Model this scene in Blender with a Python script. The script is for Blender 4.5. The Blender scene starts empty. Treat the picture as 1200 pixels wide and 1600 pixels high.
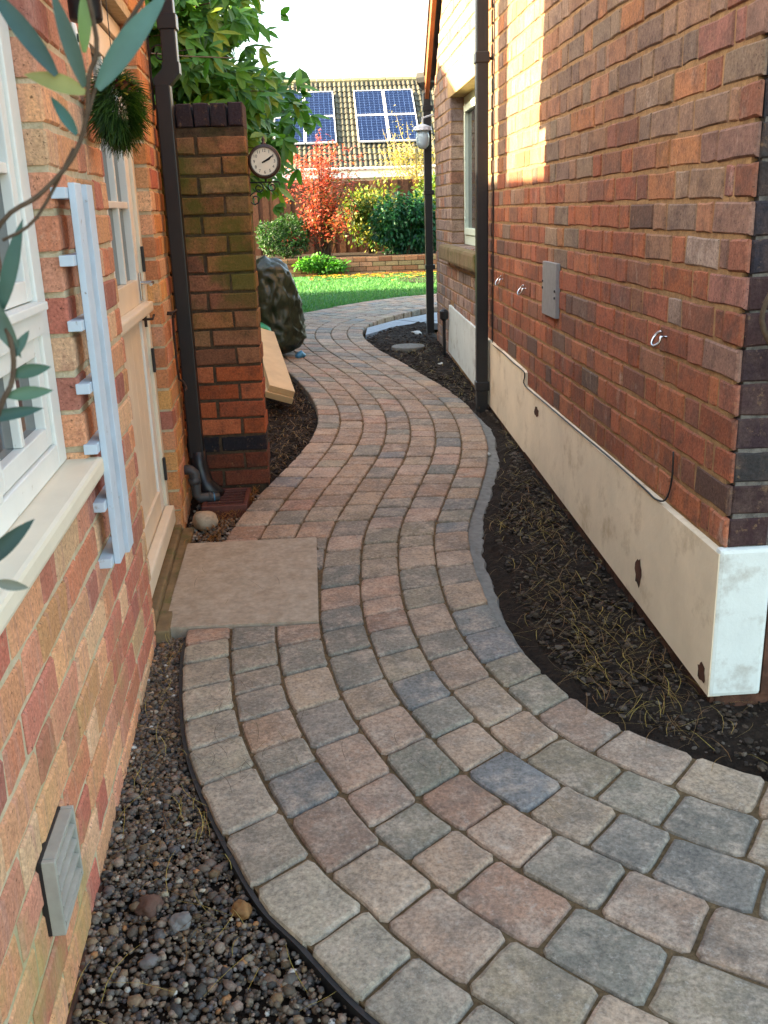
import bpy, bmesh, math, random
from mathutils import Vector, Matrix, noise as mnoise
rnd = random.Random(7)
scene = bpy.context.scene
col = scene.collection

# ------------------------------------------------------------------ camera, sky, sun, exposure
cam = bpy.data.cameras.new('camera')
cam_o = bpy.data.objects.new('camera', cam); col.objects.link(cam_o)
cr = Vector((0.997, -0.067, -0.031)).normalized()
cb = Vector((-0.054, -0.952, 0.302)).normalized()
cu = cb.cross(cr).normalized(); cr = cu.cross(cb).normalized()
cam_o.matrix_world = Matrix(((cr.x, cu.x, cb.x, 0), (cr.y, cu.y, cb.y, 0), (cr.z, cu.z, cb.z, 1.45), (0, 0, 0, 1)))
cam.sensor_fit = 'VERTICAL'; cam.sensor_height = 36; cam.lens = 33.525
cam.clip_start = 0.02; cam.clip_end = 600
cam.dof.use_dof = True; cam.dof.focus_distance = 4.0; cam.dof.aperture_fstop = 20
scene.camera = cam_o
SUN_EL, SUN_AZ = 28.0, 270.0            # the sun stands to the left (-x)
world = bpy.data.worlds.new('World'); scene.world = world; world.use_nodes = True
wn = world.node_tree; wn.nodes.clear()
sky = wn.nodes.new('ShaderNodeTexSky'); sky.sky_type = 'NISHITA'; sky.sun_disc = False
sky.sun_elevation = math.radians(SUN_EL); sky.sun_rotation = math.radians(SUN_AZ)
sky.air_density = 1.0; sky.dust_density = 2.5; sky.ozone_density = 1.0
bg = wn.nodes.new('ShaderNodeBackground'); bg.inputs['Strength'].default_value = 0.15
wo = wn.nodes.new('ShaderNodeOutputWorld')
wn.links.new(sky.outputs[0], bg.inputs[0]); wn.links.new(bg.outputs[0], wo.inputs[0])
sun = bpy.data.lights.new('sun', 'SUN'); sun.energy = 5.0; sun.angle = math.radians(0.5); sun.color = (1.0, 0.86, 0.68)
sun_o = bpy.data.objects.new('sun', sun); col.objects.link(sun_o)
az = math.radians(SUN_AZ); el = math.radians(SUN_EL)
to_sun = Vector((math.sin(az) * math.cos(el), math.cos(az) * math.cos(el), math.sin(el)))
sun_o.rotation_euler = to_sun.to_track_quat('Z', 'Y').to_euler()
vs = scene.view_settings
vs.view_transform = 'Standard'; vs.look = 'None'; vs.exposure = 3.0; vs.gamma = 1.0; vs.use_curve_mapping = False
vs.use_white_balance = True; vs.white_balance_temperature = 7800; vs.white_balance_tint = 4      # balanced for open shade, as the photograph
scene.cycles.max_bounces = 10; scene.cycles.diffuse_bounces = 6; scene.cycles.use_denoising = True

# ------------------------------------------------------------------ helpers
def gz(y):
    if y < 9: return 0.035 * y
    if y < 13: return 0.315 + 0.035 * (y - 9) - 0.035 * (y - 9) ** 2 / 8
    return 0.385
def lin(h):
    h = h.lstrip('#'); c = [int(h[i:i + 2], 16) / 255 for i in (0, 2, 4)]
    return tuple(((v + 0.055) / 1.055) ** 2.4 if v > 0.04045 else v / 12.92 for v in c)
def jit(c, a=0.12):
    k = 1 + rnd.uniform(-a, a)
    return tuple(max(0.0, min(1.0, v * k * (1 + rnd.uniform(-a, a) * 0.18))) for v in c)
def tag(o, label=None, cat=None, group=None, kind=None):
    if label: o['label'] = label
    if cat: o['category'] = cat
    if group: o['group'] = group
    if kind: o['kind'] = kind
    return o
def empty(name, loc=(0, 0, 0), label=None, cat=None, group=None, kind=None):
    o = bpy.data.objects.new(name, None); o.location = loc; col.objects.link(o); o.empty_display_size = 0.1
    return tag(o, label, cat, group, kind)
class MB:
    """collects faces (with a colour each) and links them as one mesh object"""
    def __init__(self): self.v = []; self.f = []; self.c = []
    def add(self, verts, faces, c=None):
        b = len(self.v); self.v += [tuple(p) for p in verts]
        for f in faces: self.f.append(tuple(i + b for i in f)); self.c.append(c)
    def box(self, x0, x1, y0, y1, z0, z1, c=None, M=None):
        p = [(x, y, z) for z in (z0, z1) for y in (y0, y1) for x in (x0, x1)]
        if M is not None: p = [M @ Vector(q) for q in p]
        self.add(p, [(0, 2, 3, 1), (4, 5, 7, 6), (0, 1, 5, 4), (2, 6, 7, 3), (0, 4, 6, 2), (1, 3, 7, 5)], c)
    def bbox(self, x0, x1, y0, y1, z0, z1, b=0.004, c=None, M=None):
        """box with chamfered edges"""
        b = min(b, (x1 - x0) * .45, (y1 - y0) * .45, (z1 - z0) * .45)
        bm = bmesh.new(); bmesh.ops.create_cube(bm, size=1)
        for v in bm.verts:
            v.co = Vector(((x0 + x1) / 2 + v.co.x * (x1 - x0), (y0 + y1) / 2 + v.co.y * (y1 - y0), (z0 + z1) / 2 + v.co.z * (z1 - z0)))
        bmesh.ops.bevel(bm, geom=list(bm.edges), offset=b, segments=2, profile=0.6, affect='EDGES')
        bm.verts.index_update()
        self.add([(M @ v.co if M is not None else v.co.copy()) for v in bm.verts], [[v.index for v in f.verts] for f in bm.faces], c)
        bm.free()
    def tube(self, pts, r, n=8, c=None, cap=True):
        pts = [Vector(p) for p in pts]; m = len(pts)
        rs = r if isinstance(r, (list, tuple)) else [r] * m
        up = Vector((0, 0, 1)); vs_ = []; prev = None
        for i, p in enumerate(pts):
            d = (pts[min(i + 1, m - 1)] - pts[max(i - 1, 0)]).normalized()
            a = (prev - d * prev.dot(d)) if prev is not None else None
            if a is None or a.length < 1e-4: a = d.orthogonal()
            a.normalize(); prev = a; b = d.cross(a)
            for k in range(n):
                t = 2 * math.pi * k / n; vs_.append(p + (a * math.cos(t) + b * math.sin(t)) * rs[i])
        fs = [(i * n + k, i * n + (k + 1) % n, (i + 1) * n + (k + 1) % n, (i + 1) * n + k) for i in range(m - 1) for k in range(n)]
        if cap: fs += [tuple(range(n - 1, -1, -1)), tuple(range((m - 1) * n, m * n))]
        self.add(vs_, fs, c)
    def lathe(self, prof, centre, n=24, c=None, axis='Z', cap=True):
        vs_ = []; C = Vector(centre)
        for (r, z) in prof:
            for k in range(n):
                t = 2 * math.pi * k / n
                q = (r * math.cos(t), r * math.sin(t), z) if axis == 'Z' else (r * math.cos(t), -z, r * math.sin(t))
                vs_.append(C + Vector(q))
        m = len(prof)
        fs = [(i * n + k, i * n + (k + 1) % n, (i + 1) * n + (k + 1) % n, (i + 1) * n + k) for i in range(m - 1) for k in range(n)]
        if cap: fs += [tuple(range(n - 1, -1, -1)), tuple(range((m - 1) * n, m * n))]
        self.add(vs_, fs, c)
    def ribbon(self, pts, w, nrm, c=None):
        pts = [Vector(p) for p in pts]; m = len(pts); vs_ = []
        for i, p in enumerate(pts):
            d = (pts[min(i + 1, m - 1)] - pts[max(i - 1, 0)]); s = d.cross(Vector(nrm)).normalized()
            ww = w * (1.0 if 0 < i < m - 1 else 0.5); vs_ += [p - s * ww / 2, p + s * ww / 2]
        self.add(vs_, [(2 * i, 2 * i + 1, 2 * i + 3, 2 * i + 2) for i in range(m - 1)], c)
    def build(self, name, mat, parent=None, smooth=False, **kw):
        me = bpy.data.meshes.new(name); me.from_pydata(self.v, [], self.f)
        if any(c is not None for c in self.c):
            at = me.color_attributes.new('Col', 'FLOAT_COLOR', 'CORNER'); buf = []
            for f, c in zip(self.f, self.c): buf += list((*(c or (.5, .5, .5)), 1.0)) * len(f)
            at.data.foreach_set('color', buf)
        if smooth: me.polygons.foreach_set('use_smooth', [True] * len(me.polygons))
        me.materials.append(mat); me.update()
        o = bpy.data.objects.new(name, me); col.objects.link(o); o.parent = parent
        tag(o, **kw); return o

# ------------------------------------------------------------------ materials
def mat_new(name, rough=0.8, spec=0.3):
    m = bpy.data.materials.new(name); m.use_nodes = True; nt = m.node_tree
    b = nt.nodes['Principled BSDF']; b.inputs['Roughness'].default_value = rough; b.inputs['Specular IOR Level'].default_value = spec
    return m, nt, b
def N(nt, t, **kw):
    n = nt.nodes.new(t)
    for k, v in kw.items(): setattr(n, k, v)
    return n
def noise_fac(nt, scale, detail=4, rough=0.6, lo=0.35, hi=0.65, stretch=None, seed=0):
    g = N(nt, 'ShaderNodeNewGeometry'); mp = N(nt, 'ShaderNodeMapping')
    nt.links.new(g.outputs['Position'], mp.inputs[0]); mp.inputs['Location'].default_value = (seed * 3.1, seed * 1.7, seed * 2.3)
    if stretch: mp.inputs['Scale'].default_value = stretch
    n = N(nt, 'ShaderNodeTexNoise'); n.inputs['Scale'].default_value = scale; n.inputs['Detail'].default_value = detail; n.inputs['Roughness'].default_value = rough
    nt.links.new(mp.outputs[0], n.inputs['Vector'])
    r = N(nt, 'ShaderNodeMapRange'); r.inputs[1].default_value = lo; r.inputs[2].default_value = hi
    nt.links.new(n.outputs[0], r.inputs[0]); return r.outputs[0]
def mixc(nt, fac, a, b, blend='MIX'):
    m = N(nt, 'ShaderNodeMix', data_type='RGBA', blend_type=blend)
    for s, v in ((m.inputs[0], fac), (m.inputs[6], a), (m.inputs[7], b)):
        if hasattr(v, 'is_linked') or hasattr(v, 'links'): nt.links.new(v, s)
        elif isinstance(v, (int, float)): s.default_value = v
        else: s.default_value = (*v[:3], 1)
    return m.outputs[2]
def mul(nt, a, b):
    m = N(nt, 'ShaderNodeMath', operation='MULTIPLY')
    for s, v in ((m.inputs[0], a), (m.inputs[1], b)):
        if isinstance(v, (int, float)): s.default_value = v
        else: nt.links.new(v, s)
    return m.outputs[0]
def bump(nt, b, scale, dist=0.004, strength=0.6, detail=6, rough=0.65, stretch=None):
    f = noise_fac(nt, scale, detail, rough, 0, 1, stretch, 5)
    n = N(nt, 'ShaderNodeBump'); n.inputs['Strength'].default_value = strength; n.inputs['Distance'].default_value = dist
    nt.links.new(f, n.inputs['Height']); nt.links.new(n.outputs[0], b.inputs['Normal'])
def src_color(nt, src):
    if src == 'obj': return N(nt, 'ShaderNodeObjectInfo').outputs['Color']
    a = N(nt, 'ShaderNodeAttribute', attribute_name='Col'); return a.outputs['Color']
def zrange(nt, a, b):
    g = N(nt, 'ShaderNodeNewGeometry'); s = N(nt, 'ShaderNodeSeparateXYZ'); nt.links.new(g.outputs['Position'], s.inputs[0])
    r = N(nt, 'ShaderNodeMapRange'); r.inputs[1].default_value = a; r.inputs[2].default_value = b
    nt.links.new(s.outputs[2], r.inputs[0]); return r.outputs[0]
def plain(name, hexc, rough=0.6, spec=0.3, var=0.15, scale=12, metallic=0, bumpd=0, bscale=60, dirt=None, dirtlo=0.55, dirthi=0.7, dscale=9):
    m, nt, b = mat_new(name, rough, spec); c = lin(hexc)
    f = noise_fac(nt, scale, 5, 0.65)
    out = mixc(nt, f, tuple(v * (1 - var) for v in c), tuple(min(1, v * (1 + var)) for v in c))
    if dirt: out = mixc(nt, noise_fac(nt, dscale, 6, 0.7, dirtlo, dirthi, seed=3), out, lin(dirt))
    nt.links.new(out, b.inputs['Base Color']); b.inputs['Metallic'].default_value = metallic
    if bumpd: bump(nt, b, bscale, bumpd)
    return m
def brick_mat(name, src, dark='#4a3532', darklo=.5, darkhi=.75, streak=None, pale=None, palelo=.6, palehi=.8, moss=None, mz=None, mlo=.45, mhi=.65, bd=0.004, smear='#9a7a5a', smf=.5):
    m, nt, b = mat_new(name, 0.88, 0.2)
    c = src_color(nt, src)
    c = mixc(nt, mul(nt, noise_fac(nt, 13, 5, 0.7, darklo, darkhi), 0.75), c, lin(dark))
    if streak: c = mixc(nt, mul(nt, noise_fac(nt, 1, 3, 0.6, .52, .64, streak, 2), 0.55), c, lin('#b98a78'))
    if pale: c = mixc(nt, mul(nt, noise_fac(nt, 9, 6, 0.75, palelo, palehi, (1, 1, .5), 4), 0.75), c, lin(pale))
    c = mixc(nt, noise_fac(nt, 120, 4, 0.7, .3, .7, seed=6), mixc(nt, 1.0, c, (.62, .60, .60), 'MULTIPLY'), mixc(nt, 1.0, c, (1.24, 1.24, 1.24), 'MULTIPLY'))
    c = mixc(nt, mul(nt, noise_fac(nt, 130, 3, 0.6, .62, .70, seed=8), .75), c, lin('#33241c'))
    c = mixc(nt, mul(nt, noise_fac(nt, 34, 5, 0.75, .58, .72, seed=12), smf), c, lin(smear))
    if moss:
        zf = zrange(nt, *mz[:2])
        if len(mz) > 2: zf = mul(nt, zf, zrange(nt, mz[3], mz[2]))
        c = mixc(nt, mul(nt, mul(nt, noise_fac(nt, 3.2, 5, 0.65, mlo, mhi, seed=9), zf), 0.8), c, lin(moss))
    nt.links.new(c, b.inputs['Base Color']); bump(nt, b, 70, bd, 0.8)
    return m
def mortar_mat(name, hexc, dark, moss=None, mz=None):
    m, nt, b = mat_new(name, 0.95, 0.1)
    c = mixc(nt, noise_fac(nt, 30, 6, 0.75), lin(hexc), lin(dark))
    if moss: c = mixc(nt, mul(nt, mul(nt, noise_fac(nt, 3.2, 5, .65, .45, .65, seed=9), zrange(nt, *mz)), 0.6), c, lin(moss))
    nt.links.new(c, b.inputs['Base Color']); bump(nt, b, 110, 0.006, 0.9)
    return m
def leaf_mat(name, rough=0.5, transl=0.35):
    m = bpy.data.materials.new(name); m.use_nodes = True; nt = m.node_tree; b = nt.nodes['Principled BSDF']; out = nt.nodes['Material Output']
    b.inputs['Roughness'].default_value = rough; b.inputs['Specular IOR Level'].default_value = 0.35
    c = src_color(nt, 'attr')
    c = mixc(nt, noise_fac(nt, 40, 3, .6), mixc(nt, 1, c, (.8, .8, .8), 'MULTIPLY'), c)
    nt.links.new(c, b.inputs['Base Color'])
    t = N(nt, 'ShaderNodeBsdfTranslucent'); nt.links.new(mixc(nt, 1, c, (1.5, 1.5, .7), 'MULTIPLY'), t.inputs[0])
    mx = N(nt, 'ShaderNodeMixShader'); mx.inputs[0].default_value = transl
    nt.links.new(b.outputs[0], mx.inputs[1]); nt.links.new(t.outputs[0], mx.inputs[2]); nt.links.new(mx.outputs[0], out.inputs[0]); return m
def attr_mat(name, rough=0.8, spec=0.3, bd=0.0, bs=90, var=(.75, 1.2), src='attr'):
    m, nt, b = mat_new(name, rough, spec); c = src_color(nt, src)
    c = mixc(nt, noise_fac(nt, bs, 5, .7), mixc(nt, 1, c, (var[0],) * 3, 'MULTIPLY'), mixc(nt, 1, c, (var[1],) * 3, 'MULTIPLY'))
    nt.links.new(c, b.inputs['Base Color'])
    if bd: bump(nt, b, bs, bd)
    return m
def paver_mat(name, src):
    m, nt, b = mat_new(name, 0.78, 0.35); c = src_color(nt, src)
    c = mixc(nt, mul(nt, noise_fac(nt, 9, 5, .7, .42, .66), .6), c, lin('#625e58'))
    c = mixc(nt, mul(nt, noise_fac(nt, 11, 6, .75, .48, .68, seed=3), .6), c, lin('#bda894'))
    c = mixc(nt, noise_fac(nt, 90, 5, .75, .3, .7, seed=4), mixc(nt, 1, c, (.46, .45, .44), 'MULTIPLY'), mixc(nt, 1, c, (1.32, 1.31, 1.29), 'MULTIPLY'))
    c = mixc(nt, mul(nt, noise_fac(nt, 38, 6, .8, .56, .7, seed=11), .55), c, lin('#b5aa9c'))
    c = mixc(nt, mul(nt, noise_fac(nt, 110, 5, .8, .6, .74, seed=7), .45), c, lin('#c9c0b2'))
    c = mixc(nt, mul(nt, noise_fac(nt, 45, 5, .75, .6, .74, seed=8), .6), c, lin('#4a4238'))
    nt.links.new(c, b.inputs['Base Color']); bump(nt, b, 140, 0.003, 0.7); return m
def glass_mat(name, tint='#30383a'):
    m, nt, b = mat_new(name, 0.06, 0.6); b.inputs['Base Color'].default_value = (*lin(tint), 1); return m

M = {}
M['brick_r'] = brick_mat('right_brick', 'obj', '#594740', .44, .70, pale='#b8a898', palelo=.6, palehi=.8)
M['brick_r_mass'] = brick_mat('right_brick_mass', 'attr', '#594740', .44, .70, pale='#b8a898', palelo=.6, palehi=.8)
M['brick_l'] = brick_mat('left_brick', 'obj', '#8a5546', .58, .8, streak=(14, 40, 2.2), moss='#a0925a', mz=(.7, .2), mlo=.52, mhi=.74, bd=.003, smear='#d6b89c', smf=.28)
M['brick_l_mass'] = brick_mat('left_brick_mass', 'attr', '#8a5546', .58, .8, streak=(14, 40, 2.2), moss='#a0925a', mz=(.7, .2), mlo=.52, mhi=.74, bd=.003, smear='#d6b89c', smf=.28)
M['brick_p'] = brick_mat('pier_brick', 'obj', '#3f2f29', .5, .75, moss='#4d5420', mz=(.85, 1.15, 1.70, 1.83), mlo=.38, mhi=.54, bd=.006)
M['brick_g'] = brick_mat('garden_brick', 'attr', '#5a4a40')
M['mortar_r'] = mortar_mat('right_mortar', '#a5835e', '#80644a')
M['mortar_l'] = mortar_mat('left_mortar', '#d2c2a6', '#b3a486', '#98925c', (.75, .2))
M['mortar_p'] = mortar_mat('pier_mortar', '#5f4d3c', '#3c3128', '#4a5222', (.95, 1.3))
M['mortar_d'] = mortar_mat('quoin_mortar', '#77716a', '#4a4642')
M['render'] = plain('cream_render', '#dccbb0', .85, .2, .07, 4, bumpd=.003, bscale=30, dirt='#a0845f', dirtlo=.54, dirthi=.82, dscale=5)
M['render_white'] = plain('white_render', '#cfd3cc', .8, .25, .05, 5, bumpd=.003, bscale=50, dirt='#9a8f80', dirtlo=.54, dirthi=.78, dscale=7)
M['footing'] = plain('brown_footing', '#55382b', .9, .2, .35, 20, bumpd=.006, dirt='#2e241d', dirtlo=.45, dirthi=.65)
M['white'] = plain('white_gloss_paint', '#dcdad2', .4, .4, .04, 6, bumpd=.0008, bscale=30, dirt='#a3937a', dirtlo=.66, dirthi=.76, dscale=22)
M['bluewhite'] = plain('worn_blue_white_paint', '#bcc8d2', .55, .3, .06, 8, bumpd=.001, bscale=40, dirt='#8a7f74', dirtlo=.64, dirthi=.72, dscale=30)
M['cream'] = plain('cream_paint', '#dccfb8', .5, .35, .05, 6, bumpd=.001, bscale=30, dirt='#a58a62', dirtlo=.7, dirthi=.78, dscale=25)
M['greenwhite'] = plain('pale_green_paint', '#cfdccb', .45, .4, .04)
M['glass'] = glass_mat('window_glass')
M['black'] = plain('black_plastic', '#17181c', .38, .45, .2, 10, dirt='#4a453f', dirtlo=.66, dirthi=.8, dscale=6)
M['iron'] = plain('rusty_iron', '#33231c', .7, .4, .3, 60)
M['darkiron'] = plain('dark_iron', '#1c1b1b', .55, .45, .2, 60)
M['steel'] = plain('bright_steel', '#b9bcc0', .25, .5, .05, metallic=1)
M['greyplate'] = plain('grey_painted_plate', '#7f7d7d', .5, .4, .1, 30, dirt='#5a5048', dirtlo=.7, dirthi=.8)
M['ventmetal'] = plain('grey_vent', '#9a978c', .5, .4, .1, 20)
M['greypipe'] = plain('grey_pipe', '#3c3c3d', .5, .4, .15, 10)
M['bluetape'] = plain('blue_plastic', '#3c7a9c', .4, .4, .1)
M['greenplastic'] = plain('green_plastic', '#0f7a4a', .35, .45, .1)
M['grate'] = plain('brown_plastic', '#5c332b', .55, .35, .2, 30)
M['sand'] = plain('joint_sand', '#64523c', .95, .1, .35, 60, bumpd=.004, bscale=200)
M['slab'] = plain('sandstone_slab', '#a0917e', .8, .3, .16, 45, bumpd=.004, bscale=35, dirt='#86745f', dirtlo=.45, dirthi=.8, dscale=16)
M['flag'] = attr_mat('grey_flagstone', .6, .4, .002, 20)
M['concrete'] = plain('grey_concrete', '#77756f', .9, .2, .2, 30, bumpd=.005)
M['soil'] = plain('dark_soil', '#281f18', .95, .15, .4, 50, bumpd=.02, bscale=60)
M['earth'] = plain('garden_earth', '#4a3d2c', .95, .1, .3, 8, bumpd=.01)
M['chips'] = attr_mat('soil_crumbs', .85, .25, .002, 150)
M['pebble'] = attr_mat('pebble', .75, .3, .0015, 200, (.7, 1.15))
M['needle'] = attr_mat('dry_needle', .6, .3)
M['paver'] = paver_mat('paver', 'obj'); M['paver_mass'] = paver_mat('paver_mass', 'attr')
M['stone'] = plain('cobble', '#a08e78', .75, .3, .2, 25, bumpd=.004, dirt='#5a4c3e', dirtlo=.6, dirthi=.75)
M['timber'] = plain('pale_timber', '#bda078', .7, .25, .1, 5, bumpd=.002, bscale=30, dirt='#8a6a42', dirtlo=.7, dirthi=.76, dscale=14)
M['tarp'] = plain('dark_green_tarpaulin', '#2a3020', .36, .45, .25, 12, bumpd=.006, bscale=30)
M['leaf'] = leaf_mat('leaf'); M['olive'] = leaf_mat('olive_leaf', .45, .2)
M['grass'] = leaf_mat('grass_blade', .6, .3)
M['lawn'] = plain('lawn_turf', '#336034', .95, .1, .3, 14, bumpd=.03, bscale=60, dirt='#5e6a34', dirtlo=.6, dirthi=.8)
M['bark'] = plain('bark', '#4f4134', .9, .2, .3, 40, bumpd=.006)
M['fence'] = attr_mat('fence_wood', .8, .2, .003, 25, src='obj')
M['sandstone'] = plain('mossy_sill_stone', '#7d6a4e', .9, .2, .2, 14, bumpd=.006, dirt='#5e6238', dirtlo=.52, dirthi=.68)
M['lintel'] = plain('tan_lintel', '#a98d63', .9, .2, .12, 14, bumpd=.004)
M['brownwood'] = plain('brown_board', '#8c5430', .6, .3, .15, 10)
M['tile'] = attr_mat('roof_tile', .8, .3, .004, 30)
M['slate'] = plain('roof_slate', '#4c4540', .8, .3, .2, 10)
M['solar'] = plain('solar_cell', '#081634', .35, .2, .15, 5)
M['solarline'] = plain('solar_line', '#46608e', .4, .4, .05)
M['alu'] = plain('aluminium', '#c9ccd0', .4, .5, .05)
M['dial'] = plain('clock_dial', '#e6ddc8', .6, .3, .04, 20)
M['ink'] = plain('clock_ink', '#1c1714', .6, .3, .1)
M['bronze'] = plain('clock_case', '#3b241a', .4, .5, .25, 30)
M['lampglass'] = plain('pale_lamp_glass', '#b7cdd6', .15, .5, .05)

# ------------------------------------------------------------------ brick walls
_bm_cache = {}
def brick_mesh(w, h, depth, mat):
    """a worn brick: front face at local y=0 with a rounded arris, body behind it"""
    var = rnd.randrange(5); key = (round(w, 3), round(h, 3), round(depth, 3), mat.name, var)
    if key in _bm_cache: return _bm_cache[key]
    me = bpy.data.meshes.new('brick'); v, f = brick_geo(w, h, depth); me.from_pydata(v, [], f); me.materials.append(mat); me.update()
    _bm_cache[key] = me; return me
def brick_geo(w, h, depth, b=0.005):
    j = lambda a: rnd.uniform(-a, a)
    pts = []
    ring = [(-w / 2, -h / 2), (0, -h / 2), (w / 2, -h / 2), (w / 2, h / 2), (0, h / 2), (-w / 2, h / 2)]
    rr = [(x + j(.0032), z + j(.0028)) for x, z in ring]
    pts += [(x, -depth, z) for x, z in ring]
    pts += [(x, -b, z) for x, z in rr]
    pts += [(x - math.copysign(b, x) * (abs(x) > .01) + j(.001), j(.0012), z - math.copysign(b, z) + j(.001)) for x, z in rr]
    n = 6; f = []
    for r in (0, 1): f += [(r * n + (k + 1) % n, r * n + k, (r + 1) * n + k, (r + 1) * n + (k + 1) % n) for k in range(n)]
    f += [(12, 17, 16, 13), (13, 16, 15, 14)]
    return pts, [tuple(reversed(q)) for q in f]
def lay_bricks(wall, x0, x1, z0, z1, course, mats, palette, holes, keep=None, limit=300, depth=.05, joint=.011, cam_local=None, fix=None, visible=None, first_depth=None, mirror=None):
    """Flemish bond in the wall's own axes (x along, y out, z up); the nearest bricks are objects, the rest one mass"""
    items = []; k = 0; z = z0; S, Hd = .228, .108
    while z + course <= z1 + 1e-6:
        x = x0; i = 0
        pat = [S, Hd] if k % 2 == 0 else [Hd, .06, S, Hd]
        while x < x1 - .02:
            if k % 2 == 0: L_ = S if i % 2 == 0 else Hd
            else: L_ = (Hd, .055)[i] if i < 2 else (S if i % 2 == 0 else Hd)
            a, b_ = x, min(x + L_, x1); x = b_ + joint; i += 1
            segs = [(a, b_)]
            for (hx0, hx1, hz0, hz1) in holes:
                if hz0 < z + course * .6 and hz1 > z + course * .4:
                    new = []
                    for (p, q) in segs:
                        if q <= hx0 or p >= hx1: new.append((p, q)); continue
                        if p < hx0: new.append((p, hx0))
                        if q > hx1: new.append((hx1, q))
                    segs = new
            for (p, q) in segs:
                if q - p < .025: continue
                cx, cz = (p + q) / 2, z + course / 2
                if keep and not keep(cx, cz): continue
                items.append((cx, cz, q - p, i == 1))
        z += course; k += 1
    near = sorted(items, key=lambda t: (0 if (visible is None or visible(t[0], t[1])) else 1, (Vector((t[0], 0, t[1])) - cam_local).length))
    mass = MB(); h = course - joint
    for idx, (cx, cz, w, first) in enumerate(near):
        if mirror is not None: cx = mirror - cx
        c = jit(lin(palette(cx, cz)), .13); dy = rnd.uniform(-.0015, .0025)
        dp = first_depth if (first and first_depth) else depth
        if idx < limit:
            wq = round(w / .006) * .006
            o = bpy.data.objects.new('brick', brick_mesh(wq, h, dp, mats[0])); col.objects.link(o); o.parent = wall
            o.location = (cx, dy, cz); o.color = (*c, 1); o.rotation_euler = (0, rnd.uniform(-.006, .006), 0)
        else:
            v, f = brick_geo(w, h, dp); mass.add([(cx + p[0], dy + p[1], cz + p[2]) for p in v], f, c)
    if mass.v: mass.build('brickwork', mats[1], wall, kind='stuff')
    return len(items)
def wall_part(name, parent, along, outward, origin, cells, mat, y0=-.25, y1=-.0045):
    """mortar body made of quads prisms: cells = (x0, x1, zb0, zb1, zt0, zt1)"""
    mb = MB()
    for (x0, x1, b0, b1, t0, t1) in cells:
        p = [(x0, y0, b0), (x1, y0, b1), (x1, y0, t1), (x0, y0, t0), (x0, y1, b0), (x1, y1, b1), (x1, y1, t1), (x0, y1, t0)]
        mb.add(p, [(0, 1, 2, 3), (7, 6, 5, 4), (0, 4, 5, 1), (1, 5, 6, 2), (2, 6, 7, 3), (3, 7, 4, 0)])
    o = mb.build(name, mat, parent)
    a, n_ = Vector(along), Vector(outward)
    o.matrix_local = Matrix(((a.x, n_.x, 0, origin[0]), (a.y, n_.y, 0, origin[1]), (0, 0, 1, origin[2]), (0, 0, 0, 1)))
    return o
COURSE = .0905
W = 1.055                                   # face of the right-hand wall
YC = 2.376                                  # its near corner
# ------------------------------------------------------------------ right-hand house
rh = empty('brick_house', (W, YC, 0), 'red brick gable house with cream plinth on the right of the path', 'house')
def rpart(name, mb, mat, parent=None, **kw):
    o = mb.build(name, mat, parent or rh, **kw)
    if parent is None: o.matrix_parent_inverse = Matrix.Translation((-W, -YC, 0))
    return o
def rake(y): return min(2.52 + (8.78 - y), 2.52 + (y - (YC - .3)) * 1.0 + .5)
WY0, WY1, WZ0, WZ1 = 6.42, 7.85, 1.17, 2.25  # window opening
cells = []
ys = [YC + .03, 3.2, 4.2, 5.3, 5.68, WY0 - .006, WY1 + .006, 8.3, 8.9]
for a, b in zip(ys[:-1], ys[1:]):
    if a == WY0 - .006: cells += [(a - YC, b - YC, -.1, -.1, WZ0 - .01, WZ0 - .01), (a - YC, b - YC, WZ1 + .01, WZ1 + .01, rake(a), rake(b))]
    else: cells.append((a - YC, b - YC, -.1, -.1, rake(a), rake(b)))
rw = wall_part('wall', rh, (0, 1, 0), (-1, 0, 0), (0, 0, 0), cells, M['mortar_r'])
def pal_r(x, z):
    y = x + YC; t = rnd.random()
    if y > 6.6: return rnd.choice(['#a58a7c', '#9c8478', '#b09484', '#8a7a74', '#a87a64'])
    if y < 3.0 and .75 < z < 1.45 and rnd.random() < .18: return rnd.choice(['#9c8478', '#94786c', '#a38c80'])
    if y < 2.75 and rnd.random() < .6: return rnd.choice(['#8a5a48', '#8f5c4a', '#8a6a5c', '#96665a'])
    if z + .35 * mnoise.noise(Vector((x * 1.3, z * 2, 5))) + rnd.uniform(-.25, .25) > 1.5:
        return rnd.choice(['#93705a', '#8c705e', '#9c7056', '#84705f', '#a4704e', '#80695a', '#8f7662'])
    if t < .7: return rnd.choice(['#a06044', '#9a5a42', '#a4664a', '#985c46', '#8f5640'])
    if t < .92: return rnd.choice(['#845848', '#7f584a', '#8c604c'])
    return rnd.choice(['#6a5044', '#705a4e', '#644c42'])
def ptop(y): return .535 if y < 4.91 else (.615 + (y - 4.91) * .025 if y < 8.0 else -1)
lay_bricks(rw, .002, 8.9 - YC, .53 - 5 * COURSE + .012, 3.3, COURSE, (M['brick_r'], M['brick_r_mass']), pal_r,
           [(WY0 - YC, WY1 - YC, WZ0, WZ1)], keep=lambda x, z: z > ptop(x + YC) - .01 and z < rake(x + YC) - .05, limit=262,
           cam_local=Vector((-YC, W, 1.45)), visible=lambda x, z: z < 1.9 + .0 * x + max(0, x) * .16, first_depth=.012, depth=.1)
rw2 = wall_part('wall', rh, (-1, 0, 0), (0, -1, 0), (0, 0, 0), [(-1.6, -.02, -.1, -.1, 3.3, 3.3)], M['mortar_d'], -.2, -.004)
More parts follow.
